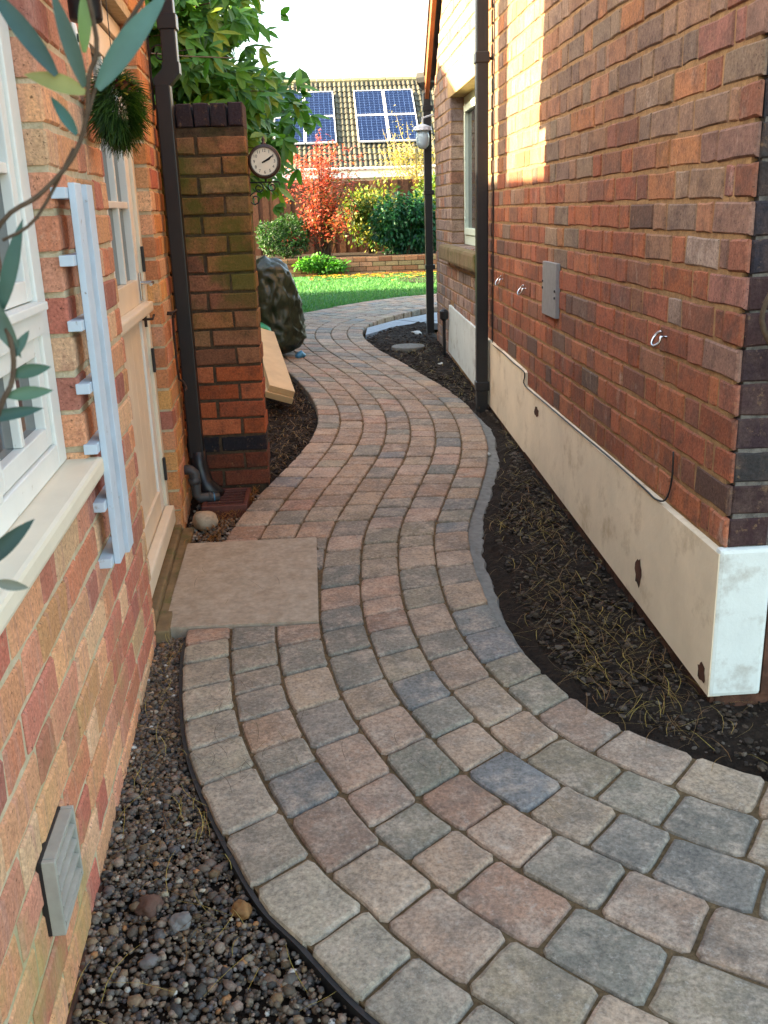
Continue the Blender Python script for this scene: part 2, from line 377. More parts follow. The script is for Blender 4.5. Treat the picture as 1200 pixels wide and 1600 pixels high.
lay_bricks(rw2, .0, 1.58, .53 - 5 * COURSE + .012, 3.2, COURSE, (M['brick_r'], M['brick_r_mass']), lambda x, z: rnd.choice(['#2e2b31', '#36292c', '#2a2a2f', '#3d2b2b', '#33302f']),
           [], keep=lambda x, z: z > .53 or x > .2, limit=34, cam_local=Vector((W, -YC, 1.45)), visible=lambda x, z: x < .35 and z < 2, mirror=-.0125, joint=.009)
# plinth: cream render along the passage with a step, white on the return
mb = MB()
for (a, b, t0, t1) in ((YC - .012, 4.91, .532, .54), (4.91, 6.36, .615, .65)):
    zb0, zb1 = gz(a) + .018, gz(b) + .025
    p = [(W - .016, a, zb0), (W - .016, b, zb1), (W - .016, b, t1), (W - .016, a, t0), (W + .02, a, zb0), (W + .02, b, zb1), (W + .02, b, t1 + .006), (W + .02, a, t0 + .006)]
    mb.add(p, [(3, 2, 1, 0), (4, 5, 6, 7), (0, 1, 5, 4), (1, 2, 6, 5), (2, 3, 7, 6), (3, 0, 4, 7)])
rpart('plinth', mb, M['render'], label='cream painted render plinth with a step')
mb = MB(); a, b = 6.37, 8.0; p = [(W - .014, a, gz(a) + .02), (W - .014, b, gz(b) + .02), (W - .014, b - .05, .685), (W - .014, a, .652), (W + .02, a, gz(a)), (W + .02, b, gz(b)), (W + .02, b - .05, .69), (W + .02, a, .657)]
mb.add(p, [(3, 2, 1, 0), (4, 5, 6, 7), (0, 1, 5, 4), (1, 2, 6, 5), (2, 3, 7, 6), (3, 0, 4, 7)])
rpart('plinth', mb, M['render_white'], label='pale green-white render plinth')
mb = MB(); mb.bbox(W - .015, W + .135, YC - .016, YC + .02, .10, .545, .012)
rpart('plinth', mb, M['render_white'], label='flaking white painted corner of the plinth')
mb = MB(); mb.box(W - .004, W + .05, YC + .0, 6.4, -.05, .34); mb.box(W + .01, W + 1.5, YC - .004, YC + .05, -.05, .1)
mb.box(W + .137, W + 1.5, YC - .014, YC + .03, .1, .53)
rpart('footing', mb, M['footing'])
for (yy, zz, ry, rz_) in ((3.0, .235, .035, .055), (4.62, .47, .05, .03), (2.42, .15, .03, .03)):   # places where the render has broken away
    mb = MB(); ring = []
    for k in range(16):
        t = 2 * math.pi * k / 16; q = .7 + .5 * rnd.random(); ring.append((W - .0172, yy + ry * q * math.cos(t), zz + rz_ * q * math.sin(t)))
    mb.add(ring + [(W - .0175, yy, zz)], [((k + 1) % 16, k, 16) for k in range(16)]); rpart('spalled_patch', mb, M['footing'])
# bargeboard on the far rake
mb = MB()
for s in (0,):
    p = []
    for (y, z) in ((8.98, 2.36), (8.98, 2.50), (5.5, 5.98), (5.5, 5.84)): p += [(W - .07, y, z), (W - .035, y, z)]
    mb.add(p, [(0, 2, 4, 6), (1, 7, 5, 3), (0, 1, 3, 2), (2, 3, 5, 4), (4, 5, 7, 6), (6, 7, 1, 0)])
rpart('bargeboard', mb, M['brownwood'])
mb = MB()
mb.add([(W - .08, 8.99, 2.51), (W - .08, 5.49, 6.01), (W + 7, 5.49, 6.01), (W + 7, 8.99, 2.51), (W - .08, 8.99, 2.58), (W - .08, 5.49, 6.08), (W + 7, 5.49, 6.08), (W + 7, 8.99, 2.58)],
       [(3, 2, 1, 0), (4, 5, 6, 7), (0, 1, 5, 4), (1, 2, 6, 5), (2, 3, 7, 6), (3, 0, 4, 7)])
mb.add([(W - .08, 5.47, 6.01), (W - .08, YC - .4, 2.92), (W + 7, YC - .4, 2.92), (W + 7, 5.47, 6.01), (W - .08, 5.47, 6.08), (W - .08, YC - .4, 2.99), (W + 7, YC - .4, 2.99), (W + 7, 5.47, 6.08)],
       [(3, 2, 1, 0), (4, 5, 6, 7), (0, 1, 5, 4), (1, 2, 6, 5), (2, 3, 7, 6), (3, 0, 4, 7)])
rpart('roof', mb, M['slate'])
# window
fx = W + .105
win = bpy.data.objects.new('window', None); col.objects.link(win); win.parent = rh; win.matrix_parent_inverse = Matrix.Translation((-W, -YC, 0))
mb = MB()
mb.bbox(fx, fx + .06, WY0, WY0 + .06, WZ0, WZ1); mb.bbox(fx, fx + .06, WY1 - .06, WY1, WZ0, WZ1)
mb.bbox(fx, fx + .06, WY0 + .061, WY1 - .061, WZ0, WZ0 + .07); mb.bbox(fx, fx + .06, WY0 + .061, WY1 - .061, WZ1 - .06, WZ1)
ym = (WY0 + WY1) / 2; mb.bbox(fx - .002, fx + .06, ym - .035, ym + .035, WZ0 + .071, WZ1 - .061)
rpart('frame', mb, M['greenwhite'], win)
for a, b in ((WY0 + .065, ym - .04), (ym + .04, WY1 - .065)):
    mb = MB(); z0, z1 = WZ0 + .075, WZ1 - .065
    mb.bbox(fx - .012, fx + .04, a, a + .05, z0, z1); mb.bbox(fx - .012, fx + .04, b - .05, b, z0, z1)
    mb.bbox(fx - .012, fx + .04, a + .051, b - .051, z0, z0 + .05); mb.bbox(fx - .012, fx + .04, a + .051, b - .051, z1 - .05, z1)
    rpart('casement', mb, M['greenwhite'], win)
    mb = MB(); mb.box(fx + .015, fx + .025, a + .05, b - .05, z0 + .05, z1 - .05); rpart('pane', mb, M['glass'], win)
mb = MB()
for k in range(3):
    a = 6.27 + k * .615; mb.bbox(W - .075, W + .104, a, a + .61, 1.045, 1.165, .022)
rpart('sill', mb, M['sandstone'])
mb = MB(); mb.bbox(W - .004, W + .16, WY0 - .12, WY1 + .12, WZ1 + .002, WZ1 + .2, .006); rpart('lintel', mb, M['lintel'])
mb = MB(); mb.box(W + .22, W + 5.5, WY0 - .3, WY1 + .3, -.05, 2.5); rpart('interior', mb, M['black'])

# ------------------------------------------------------------------ left-hand house
u = Vector((-0.0479, 0.99885, 0)); nn = Vector((0.99885, 0.0479, 0)); O = Vector((-.472, 0, 0))
LM = Matrix(((-u.x, nn.x, 0, O.x), (-u.y, nn.y, 0, O.y), (0, 0, 1, 0), (0, 0, 0, 1)))   # local x = -s, y = out of the wall
def LP(s, d, z): return O + u * s + nn * d + Vector((0, 0, z))
lh = empty('brick_house', (0, 0, 0), 'warm orange brick house with cream door and window on the left', 'house'); lh.matrix_world = LM
DS0, DS1, DZ1 = 3.02, 4.12, 2.16
S0, S1 = 1.0, 2.27; SZ0, SZ1 = .905, 2.1
SE = 4.62
cells = []
for a, b, hz in ((0.2, S0, None), (S0, S1, (SZ0 - .045, SZ1)), (S1, DS0, None), (DS0, DS1, (-.3, DZ1)), (DS1, SE, None)):
    x0, x1 = -b, -a
    if hz is not None: x0 -= .006; x1 += .006
    else: x0 += .006 * (b in (DS0, S0)); x1 -= .006 * (a in (S1, DS1))
    if hz is None: cells.append((x0, x1, -.1, -.1, 2.75, 2.75))
    else:
        if hz[0] > 0: cells.append((x0, x1, -.1, -.1, hz[0], hz[0]))
        cells.append((x0, x1, hz[1], hz[1], 2.75, 2.75))
lw = wall_part('wall', lh, (1, 0, 0), (0, 1, 0), (0, 0, 0), cells, M['mortar_l'], -.22, -.005)
PL = ['#cc8e6a', '#c47e60', '#d6a07a', '#ba7460', '#d4a884', '#c88a70', '#b86e5c', '#d89e76', '#c4866a', '#cfa884', '#c9946a'] or ['#c48a6a', '#c08266', '#cc9674', '#b87a66', '#c99878', '#c28a74', '#b87664', '#cf9878', '#bd846c', '#c49c7e'] or ['#c28058', '#b86a4e', '#c98e62', '#ad6450', '#c99c70', '#bd8266', '#a9604c', '#cd9468', '#b5745c', '#c4a070']
def pal_l(x, z):
    s = -x
    if s > 4.1 and rnd.random() < .7: return rnd.choice(['#c98a58', '#cf9a62', '#c27f52', '#b87a55'])  # far-end bricks more orange: reflected sun glow put into their colour
    if rnd.random() < .08: return '#a3685a'
    return rnd.choice(PL)
lay_bricks(lw, -SE, -.25, .02, 2.72, COURSE, (M['brick_l'], M['brick_l_mass']), pal_l,
           [(-S1, -S0, SZ0 - .04, SZ1), (-DS1, -DS0, -.3, DZ1)], limit=290, depth=.13, joint=.0135, cam_local=LM.inverted() @ Vector((0, 0, 1.45)),
           visible=lambda x, z: -x > 1.05 and z < 1.15 + max(0, (-x - 1.2)) * .33)
def lbox(name, boxes, mat, parent, bev=.003, **kw):
    """boxes given as s0, s1, d0, d1, z0, z1 in wall measure"""
    for (s0, s1, d0, d1, z0, z1) in boxes:
        mb = MB(); mb.bbox(-s1, -s0, d0, d1, z0, z1, bev); o = mb.build(name, mat, parent, **kw)
    return o
# footing ledge
mb = MB(); mb.bbox(-3.0, -.25, -.02, .007, -.1, .028, .004); mb.build('footing', M['footing'], lh)
# reveal bricks seen edge-on are the brick ends; window
wl = bpy.data.objects.new('window', None); col.objects.link(wl); wl.parent = lh
F = -.047
lbox('frame', [(2.19, 2.268, F - .07, F, SZ0, SZ1), (S0 + .002, S0 + .07, F - .07, F, SZ0, SZ1), (S0 + .071, 2.189, F - .07, F, SZ0, SZ0 + .055), (S0 + .071, 2.189, F - .07, F, SZ1 - .06, SZ1),
               (1.655, 1.725, F - .07, F + .001, SZ0 + .056, SZ1 - .061), (S0 + .071, 1.654, F - .07, F + .004, 1.21, 1.262), (1.726, 2.189, F - .07, F + .004, 1.21, 1.262),
               (S0 + .071, 1.654, F - .06, F + .022, 1.264, 1.282), (1.726, 2.189, F - .06, F + .022, 1.264, 1.282)], M['white'], wl)
for (a, b) in ((S0 + .073, 1.652), (1.728, 2.187)):
    for (z0, z1) in ((SZ0 + .058, 1.207), (1.285, SZ1 - .063)):
        bars = [(a, a + .045, F - .055, F - .008, z0, z1), (b - .045, b, F - .055, F - .008, z0, z1), (a + .046, b - .046, F - .055, F - .008, z0, z0 + .045), (a + .046, b - .046, F - .055, F - .008, z1 - .04, z1)]
        m_ = (a + b) / 2; bars.append((m_ - .011, m_ + .011, F - .05, F - .012, z0 + .046, z1 - .041))
        if z1 > 1.5: bars += [(a + .046, m_ - .012, F - .05, F - .012, 1.545, 1.567), (m_ + .012, b - .046, F - .05, F - .012, 1.545, 1.567)]
        lbox('sash', bars, M['white'], wl)
        for (p, q) in ((a + .045, m_ - .011), (m_ + .011, b - .045)): lbox('pane', [(p, q, F - .036, F - .03, z0 + .04, z1 - .035)], M['glass'], wl, .0005)
lbox('sill', [(.6, 2.292, F - .03, .034, SZ0 - .046, SZ0 - .002)], M['cream'], lh, .010)
lbox('interior', [(.9, 2.4, -.9, -.25, .8, 2.2)], M['black'], lh)
# door
dr = bpy.data.objects.new('door', None); col.objects.link(dr); dr.parent = lh
G = -.052
lbox('frame', [(DS0 + .002, DS0 + .062, G - .08, G, .14, DZ1 - .01), (DS1 - .062, DS1 - .002, G - .08, G, .14, DZ1 - .01), (DS0 + .064, DS1 - .064, G - .08, G, DZ1 - .07, DZ1 - .01)], M['cream'], dr)
a, b = DS0 + .066, DS1 - .066
lbox('stile', [(a, a + .1, G - .06, G - .014, .2, 2.085), (b - .1, b, G - .06, G - .014, .2, 2.085)], M['white'], dr)
lbox('rail', [(a + .101, b - .101, G - .06, G - .014, 1.11, 1.215), (a + .101, b - .101, G - .06, G - .014, 1.99, 2.085), (a + .101, b - .101, G - .06, G - .014, .2, .34)], M['cream'], dr)
lbox('weatherboard', [(a + .01, b - .01, G - .012, G + .028, 1.085, 1.125)], M['cream'], dr, .008)
lbox('weatherboard', [(a + .01, b - .005, G - .012, G + .03, .17, .25)], M['cream'], dr, .01)
ga, gb = a + .101, b - .101; third = (gb - ga) / 3
lbox('glazing_bar', [(ga + third - .012, ga + third + .012, G - .055, G - .018, 1.216, 1.989), (ga + 2 * third - .012, ga + 2 * third + .012, G - .055, G - .018, 1.216, 1.989)] +
     [(ga + k * third + .013, ga + (k + 1) * third - .013, G - .055, G - .018, z, z + .024) for k in range(3) for z in (1.485, 1.74)], M['white'], dr)
for k in range(3):
    lbox('pane', [(ga + k * third + .01, ga + (k + 1) * third - .01, G - .045, G - .04, 1.21, 1.99)], M['glass'], dr, .0005)
for k in range(6):
    w_ = (gb - ga) / 6; lbox('plank', [(ga + k * w_ + .001, ga + (k + 1) * w_ - .001, G - .05, G - .024, .341, 1.109)], M['cream'], dr, .004)
mb = MB(); mb.tube([(-(b - .05), G - .02, 1.2), (-(b - .05), G + .04, 1.2), (-(b - .16), G + .045, 1.2)], .007); mb.bbox(-(b - .035), -(b - .065), G - .013, G - .006, 1.13, 1.24, .002)
mb.build('door_handle', M['steel'], dr)
mb = MB(); mb.tube([(-(b - .1), G - .01, 1.06), (-(b - .1), G + .03, 1.06), (-(b - .04), G + .03, 1.07)], .005); mb.tube([(-(b - .1), G + .002, 1.1), (-(b - .1), G + .002, 1.03)], .006)
mb.build('latch', M['iron'], dr)
lbox('hinge', [(DS1 - .07, DS1 - .05, G - .002, G + .01, z, z + .1) for z in (.36, .83, 1.24)], M['darkiron'], dr)
lbox('threshold', [(DS0 + .004, DS1 - .004, -.2, -.005, .05, .138)], M['sandstone'], lh, .008)
lbox('interior', [(2.95, 4.2, -.9, -.25, -.05, 2.3)], M['black'], lh)
# gable end, back and roof
mb = MB(); mb.box(-SE, -.2, -6, -.23, -.1, 2.7); mb.build('wall', M['mortar_l'], lh)
mb = MB()
ra = math.radians(40)
for (d0, z0, d1, z1) in ((.10, 2.66, -3.1, 2.66 + 3.2 * math.tan(ra)), (-3.1, 2.66 + 3.2 * math.tan(ra), -6.3, 2.66)):
    p = [(-SE - .13, d0, z0), (-.0, d0, z0), (-.0, d1, z1), (-SE - .13, d1, z1)]; p += [(x, y, z + .08) for x, y, z in p]
    mb.add(p, [(3, 2, 1, 0), (4, 5, 6, 7), (0, 1, 5, 4), (1, 2, 6, 5), (2, 3, 7, 6), (3, 0, 4, 7)])
for x in (-SE, -.25):
    mb.add([(x, -.1, 2.69), (x, -6.1, 2.69), (x, -3.1, 5.3)], [(0, 1, 2)])
mb.build('roof', M['slate'], lh)

# unseen block on the left, added and shaped to throw its shadow into the passage
nb = empty('shade_block', (-4.6, 7.2, 0), 'unseen house-shaped block added on the left to shade the passage', 'house')
mb = MB(); prof = [(4.60, 3.46), (6.2, 3.48), (6.6, 3.85), (8.6, 4.5), (9.6, 3.7), (13.6, 3.5)]
for (y0, z0), (y1, z1) in zip(prof[:-1], prof[1:]):
    p = [(-2.3, y0 - 7.2, 0), (-2.3, y1 - 7.2, 0), (2.1, y1 - 7.2, 0), (2.1, y0 - 7.2, 0), (-2.3, y0 - 7.2, z0), (-2.3, y1 - 7.2, z1), (2.1, y1 - 7.2, z1), (2.1, y0 - 7.2, z0)]
    mb.add(p, [(3, 2, 1, 0), (4, 5, 6, 7), (0, 1, 5, 4), (1, 2, 6, 5), (2, 3, 7, 6), (3, 0, 4, 7)])
mb.build('wall', M['mortar_r'], nb)
mb = MB(); mb.bbox(.6, 1.0, -1.66, -1.38, 3.3, 5.6, .01); mb.build('shade_stack', M['mortar_r'], nb)  # unseen stack added to cast a dark vertical band on the right wall

# ------------------------------------------------------------------ brick pier ending the garden wall
PY = 4.66
pier = empty('brick_pier', (-.31, PY, gz(PY)), 'mossy brick pier with a soldier-course top at the end of the garden wall', 'pier')
pw = wall_part('wall', pier, (-1, 0, 0), (0, -1, 0), (0, 0, -gz(PY)), [(.004, .92, 0, 0, 1.83, 1.83)], M['mortar_p'], -.23, -.008)
def pal_p(x, z):
    if z < .32: return '#6a3a2a'
    if z < .42: return '#26262c'
    if z < .75: return rnd.choice(['#a85836', '#9c5438', '#ac6040'])
    return rnd.choice(['#95603f', '#a06a46', '#8a5c44', '#9c7050', '#94704e', '#a87048'])
k = 0; z = gz(PY) - .01
PC = .0868
while z + PC < 1.845:
    x = 0.0 if k % 2 == 0 else -.0; pat = (.108, .22, .22, .22) if k % 2 else (.22, .108, .22, .22)
    for w_ in pat:
        o = bpy.data.objects.new('brick', brick_mesh(w_, PC - .013, .05, M['brick_p'])); col.objects.link(o); o.parent = pw
        o.location = (x + w_ / 2, rnd.uniform(-.004, .006), z + PC / 2 - .006); o.rotation_euler = (0, rnd.uniform(-.012, .012), 0)
        o.color = (*jit(lin(pal_p(x, z + .04)), .2), 1); x += w_ + .012
    # the narrow end of the pier that faces the path
    o = bpy.data.objects.new('brick', brick_mesh(.215 if k % 2 else .105, PC - .013, .035, M['brick_p'])); col.objects.link(o); o.parent = pw
    o.location = (-.0005, -.118 if k % 2 else -.06, z + PC / 2 - .006); o.rotation_euler = (0, 0, math.radians(90)); o.color = (*jit(lin(pal_p(0, z + .04)), .2), 1)
    z += PC; k += 1
for i in range(8):                                               # soldier course
    o = bpy.data.objects.new('coping_brick', brick_mesh(.066, .098, .24, M['brick_p'])); col.objects.link(o); o.parent = pw
    o.location = (.036 + i * .0765, .006 + rnd.uniform(-.004, .004), 1.832 + .05); o.color = (*jit(lin('#3a3136'), .2), 1); o.rotation_euler = (0, rnd.uniform(-.03, .03), 0)

# ------------------------------------------------------------------ ground, path, beds
def sheet(name, xs, ys, dz, mat, **kw):
    mb = MB(); nx, ny = len(xs), len(ys)
    mb.add([(x, y, gz(y) + dz) for y in ys for x in xs], [(j * nx + i, j * nx + i + 1, (j + 1) * nx + i + 1, (j + 1) * nx + i) for j in range(ny - 1) for i in range(nx - 1)])
    return mb.build(name, mat, kind='structure', **kw)
sheet('ground', [-150, -8, -3, 3, 8, 150], [-20, -2, 0, 2, 4, 6, 8, 9, 10, 11, 12, 13, 16, 30, 60, 250], -.11, M['earth'], label='bare brown earth under the beds')
pairs = [((1.95, .42), (2.2, 1.62)), ((1.30, .60), (1.75, 1.72)), ((.75, .80), (1.38, 1.85)), ((.35, 1.06), (1.055, 2.009)), ((.047, 1.363), (.853, 2.181)), ((-.106, 1.577), (.753, 2.293)), ((-.222, 1.755), (.677, 2.432)),
         ((-.398, 2.203), (.590, 2.72)), ((-.480, 2.60), (.548, 3.0)), ((-.517, 3.017), (.541, 3.30)), ((-.50, 3.45), (.555, 3.62)), ((-.468, 3.854), (.591, 3.9)),
         ((-.40, 4.25), (.67, 4.2)), ((-.30, 4.66), (.75, 4.5)), ((-.20, 5.03), (.84, 4.87)), ((-.11, 5.45), (.90, 5.25)), ((-.065, 5.9), (.93, 5.7)), ((-.09, 6.42), (.925, 6.1)),
         ((-.19, 7.03), (.87, 6.55)), ((-.32, 7.6), (.76, 7.1)), ((-.48, 8.15), (.63, 7.7)), ((-.62, 8.75), (.48, 8.35)), ((-.70, 9.4), (.385, 9.0)), ((-.62, 10.15), (.40, 9.55)),
         ((-.37, 10.75), (.55, 10.05)), ((0, 11.3), (.80, 10.5)), ((.45, 11.9), (1.15, 10.95)), ((1.0, 12.4), (1.6, 11.35)), ((1.8, 12.8), (2.2, 11.7)), ((3, 13.1), (3.2, 12.0))]
def smooth_curve(pts, sub=10):
    out = []; n = len(pts)
    for i in range(n - 1):
        p0, p1, p2, p3 = (Vector(pts[max(0, min(n - 1, j))]) for j in (i - 1, i, i + 1, i + 2))
        for k in range(sub):
            t = k / sub
            out.append(.5 * ((2 * p1) + (p2 - p0) * t + (2 * p0 - 5 * p1 + 4 * p2 - p3) * t * t + (3 * p1 - p0 - 3 * p2 + p3) * t ** 3))
    out.append(Vector(pts[-1])); return out
LE = smooth_curve([p[0] for p in pairs]); RE = smooth_curve([p[1] for p in pairs]); NP = len(LE)
def on_path(t, f):
    t = max(0, min(NP - 1.001, t)); i = int(t); k = t - i
    l = LE[i].lerp(LE[i + 1], k); r = RE[i].lerp(RE[i + 1], k); return l.lerp(r, f)
path = empty('path', (0, 0, 0), 'winding path of tumbled block pavers between the two houses', kind='structure')
mb = MB(); vv = []
for i in range(NP):
    for f in (0.008, .33, .66, .992): q = LE[i].lerp(RE[i], f); vv.append((q.x, q.y, gz(q.y) - .0105))
    for f in (0.008, .992): q = LE[i].lerp(RE[i], f); vv.append((q.x, q.y, gz(q.y) - .1))
fs = []
for i in range(NP - 1):
    a, b = i * 6, (i + 1) * 6
    fs += [(a + k, a + k + 1, b + k + 1, b + k) for k in range(3)] + [(a + 4, a, b, b + 4), (a + 3, a + 5, b + 5, b + 3)]
mb.add(vv, fs); mb.build('joint_sand', M['sand'], path)
NC = 7
def slab_clip(poly):
    """trim a paver outline where the doorstep slab lies"""
    x1, y0, y1 = -.062, 3.018, 3.842
    inside = [p for p in poly if p.x < x1 and y0 < p.y < y1]
    if not inside: return poly
    best = None
    for fn in (lambda p: p.x - x1, lambda p: y0 - p.y, lambda p: p.y - y1):
        out = []
        for i in range(len(poly)):
            a, b = poly[i], poly[(i + 1) % len(poly)]; fa, fb = fn(a), fn(b)
            if fa >= 0: out.append(a)
            if fa * fb < 0: out.append(a.lerp(b, fa / (fa - fb)))
        if len(out) > 2:
            ar = abs(sum(out[i].x * out[(i + 1) % len(out)].y - out[(i + 1) % len(out)].x * out[i].y for i in range(len(out)))) / 2
            if best is None or ar > best[0]: best = (ar, out)
    return best[1] if best and best[0] > .004 else None
PAVC = ['#9c8470', '#a48c74', '#aa8c76', '#92826c', '#877c6a', '#a68870', '#857a6c', '#7e766a', '#8a7e6e', '#aa907a', '#967c68', '#827a6c', '#a07c66', '#7b766c', '#787672']
pavers = []
for c in range(NC):
    t = 0.0; f0, f1 = c / NC, (c + 1) / NC; t += rnd.uniform(0, 1.5)
    while t < NP - 2:
        Ln = rnd.choice([.14, .165, .165, .19, .215, .215]) if t < 60 else rnd.choice([.125, .15, .165, .165, .19, .215]); fm = (f0 + f1) / 2
        # advance along the column until its length is used up
        t2 = t; acc = 0.0; q = on_path(t, fm)
        while acc < Ln and t2 < NP - 1.1:
            t2 += .06; r = on_path(t2, fm); acc += (r - q).length; q = r
        pts = []
        for (ta, fa, tb, fb) in ((t, f0, t, f1), (t, f1, t2, f1), (t2, f1, t2, f0), (t2, f0, t, f0)):
            for k in (.07, .3, .7, .93): pts.append(on_path(ta + (tb - ta) * k, fa + (fb - fa) * k))
        t = t2
        ce = sum(pts, Vector((0, 0))) / len(pts)
        poly = slab_clip(pts)
        if poly is None: continue
        pavers.append((poly, ce, c))
def paver_geo(poly, ce, gap=.0027):
    """tumbled block: rounded corners, worn arris, flat top; local to its centre"""
    n = len(poly); top = []; e = []
    rad = [(p - ce).length for p in poly]; rmax = max(rad)
    for i, p in enumerate(poly):
        d = (p - ce); q = ce + d * (1 - gap / max(d.length, .01) * 1.15)
        q = ce + (q - ce) * (1 - rnd.uniform(0, .02) - (rad[i] > rmax * .92) * rnd.uniform(.0, .035))
        q += Vector((rnd.uniform(-.0016, .0016), rnd.uniform(-.0016, .0016))); e.append(q)
    sl = gz(ce.y + .5) - gz(ce.y - .5); tx, ty = rnd.uniform(-.008, .008), rnd.uniform(-.008, .008)
    zz = lambda q, h: h + (q.y - ce.y) * (sl + ty) + (q.x - ce.x) * tx
    V = []
    for h, k in ((-.06, 0.0), (-.0085, 0.0), (-.0026, .003), (0, .011)):
        for q in e:
            d = q - ce; r = ce + d * (1 - k / max(d.length, .02)); V.append((r.x - ce.x, r.y - ce.y, zz(r, h)))
    Fc = []
    for r in range(3): Fc += [(r * n + i, r * n + (i + 1) % n, (r + 1) * n + (i + 1) % n, (r + 1) * n + i) for i in range(n)]
    Fc.append(tuple(range(3 * n, 4 * n)))
    ar = sum(e[i].x * e[(i + 1) % n].y - e[(i + 1) % n].x * e[i].y for i in range(n))
    if ar < 0: Fc = [tuple(reversed(f)) for f in Fc]
    return V, Fc
pavers.sort(key=lambda t: (0 if t[1].y > 1.22 - (t[1].x > .5) * .05 and t[1].x < 1.25 else 1, t[1].length))
mass = MB()
for i, (poly, ce, c) in enumerate(pavers):
    V, Fc = paver_geo(poly, ce); z = gz(ce.y) + rnd.uniform(-.0025, .0025)
    cc = lin(rnd.choice(PAVC))
    if c == 0 and ce.y < 3: cc = lin(rnd.choice(['#a39480', '#988a76', '#a89a84', '#9c8e7c']))
    if ce.y > 4.2 and rnd.random() < .4: cc = lin(rnd.choice(['#9c8068', '#a2866c', '#947862']))
    cc = jit(cc, .14)
    if i < 300:
        me = bpy.data.meshes.new('paver'); me.from_pydata(V, [], Fc); me.materials.append(M['paver']); me.update()
        o = bpy.data.objects.new('paver', me); col.objects.link(o); o.parent = path; o.location = (ce.x, ce.y, z); o.color = (*cc, 1)
    else: mass.add([(v[0] + ce.x, v[1] + ce.y, v[2] + z) for v in V], Fc, cc)
mass.build('paving', M['paver_mass'], path, kind='stuff')
# concrete haunching beside the right edge
mb = MB(); vv = []; idx = [i for i in range(NP) if 2.5 < RE[i].y < 6.2]
for i in idx:
    d = (RE[i] - LE[i]).normalized(); wv = (.05 + .025 * mnoise.noise(Vector((RE[i].y * 3, 0, 0))) + .012 * mnoise.noise(Vector((RE[i].y * 14, 0, 3)))) * min(1, max(.02, (RE[i].y - 2.55) / .8)) * min(1, max(.02, (6.15 - RE[i].y) / .6))
    for k, h in ((-.01, -.018), (wv, -.024), (wv + .05, -.09)): q = RE[i] + d * k; vv.append((q.x, q.y, gz(q.y) + h))
mb.add(vv, [(j * 3 + k, j * 3 + k + 1, (j + 1) * 3 + k + 1, (j + 1) * 3 + k) for j in range(len(idx) - 1) for k in range(2)])
mb.build('haunching', M['concrete'], path)
# dark edging against the gravel
mb = MB(); vv = []; idx = [i for i in range(20, NP) if LE[i].y < 2.99 and LE[i].y > 0.8 and LE[i].x < .8]
for i in idx:
    d = (LE[i] - RE[i]).normalized()
    for k, h in ((-.004, -.013), (.007, -.013), (.008, -.1)): q = LE[i] + d * k; vv.append((q.x, q.y, gz(q.y) + h))
mb.add(vv, [(j * 3 + k + 1, j * 3 + k, (j + 1) * 3 + k, (j + 1) * 3 + k + 1) for j in range(len(idx) - 1) for k in range(2)]); mb.build('edging', M['darkiron'], path)
# doorstep slab
mb = MB(); P = [(-.615, 3.838), (-.60, 3.034), (-.066, 3.024), (-.072, 3.836)]
bm = bmesh.new(); vb = [bm.verts.new((x, y, gz(y) - .045)) for x, y in P]; vt = [bm.verts.new((x, y, gz(y) + .004)) for x, y in P]
bm.faces.new(vt[::-1]); bm.faces.new(vb)
for i in range(4): bm.faces.new((vb[i], vt[i], vt[(i + 1) % 4], vb[(i + 1) % 4]))
bmesh.ops.recalc_face_normals(bm, faces=bm.faces); bmesh.ops.bevel(bm, geom=list(bm.edges), offset=.004, segments=2, affect='EDGES')
me = bpy.data.meshes.new('doorstep_slab'); bm.to_mesh(me); bm.free(); me.materials.append(M['slab'])
o = bpy.data.objects.new('doorstep_slab', me); col.objects.link(o); tag(o, 'large buff stone slab in front of the cream door', 'slab')
mb = MB(); mb.bbox(-4.13, -3.0, -.005, .045, .0, .115, .006); o = mb.build('door_step', M['sandstone'], None, label='narrow worn stone step under the cream door', cat='step'); o.matrix_world = LM
# patio flags inside the far bend
pat = empty('patio', (0, 0, 0), 'pale blue-grey patio flags beyond the soil bed', kind='structure')
fl = [[(.40, 9.25), (.44, 9.72), (.78, 10.22), (1.0, 9.95), (.70, 9.72)], [(.79, 10.23), (1.25, 10.72), (1.55, 10.35), (1.01, 9.96)], [(1.26, 10.73), (2.1, 11.4), (2.5, 10.7), (1.56, 10.36)], [(1.02, 9.94), (1.57, 10.34), (1.9, 9.75), (1.3, 9.75)], [(1.58, 10.35), (2.5, 10.68), (2.9, 9.8), (1.92, 9.76)]]
for q in fl:
    mb = MB(); c_ = jit(lin('#7d8388'), .1); ctr = sum((Vector(p) for p in q), Vector((0, 0))) / len(q); q = [ctr + (Vector(p) - ctr) * .985 for p in q]
    n = len(q); V = [(p.x, p.y, gz(p.y) - .08) for p in q] + [(p.x, p.y, gz(p.y) - .016) for p in q]
    fs = [tuple(range(n, 2 * n))] + [(i, (i + 1) % n, n + (i + 1) % n, n + i) for i in range(n)]
    mb.add(V, fs, c_); ob = mb.build('flagstone', M['flag'], pat); bmx = bmesh.new(); bmx.from_mesh(ob.data); bmesh.ops.recalc_face_normals(bmx, faces=bmx.faces); bmx.to_mesh(ob.data); bmx.free()

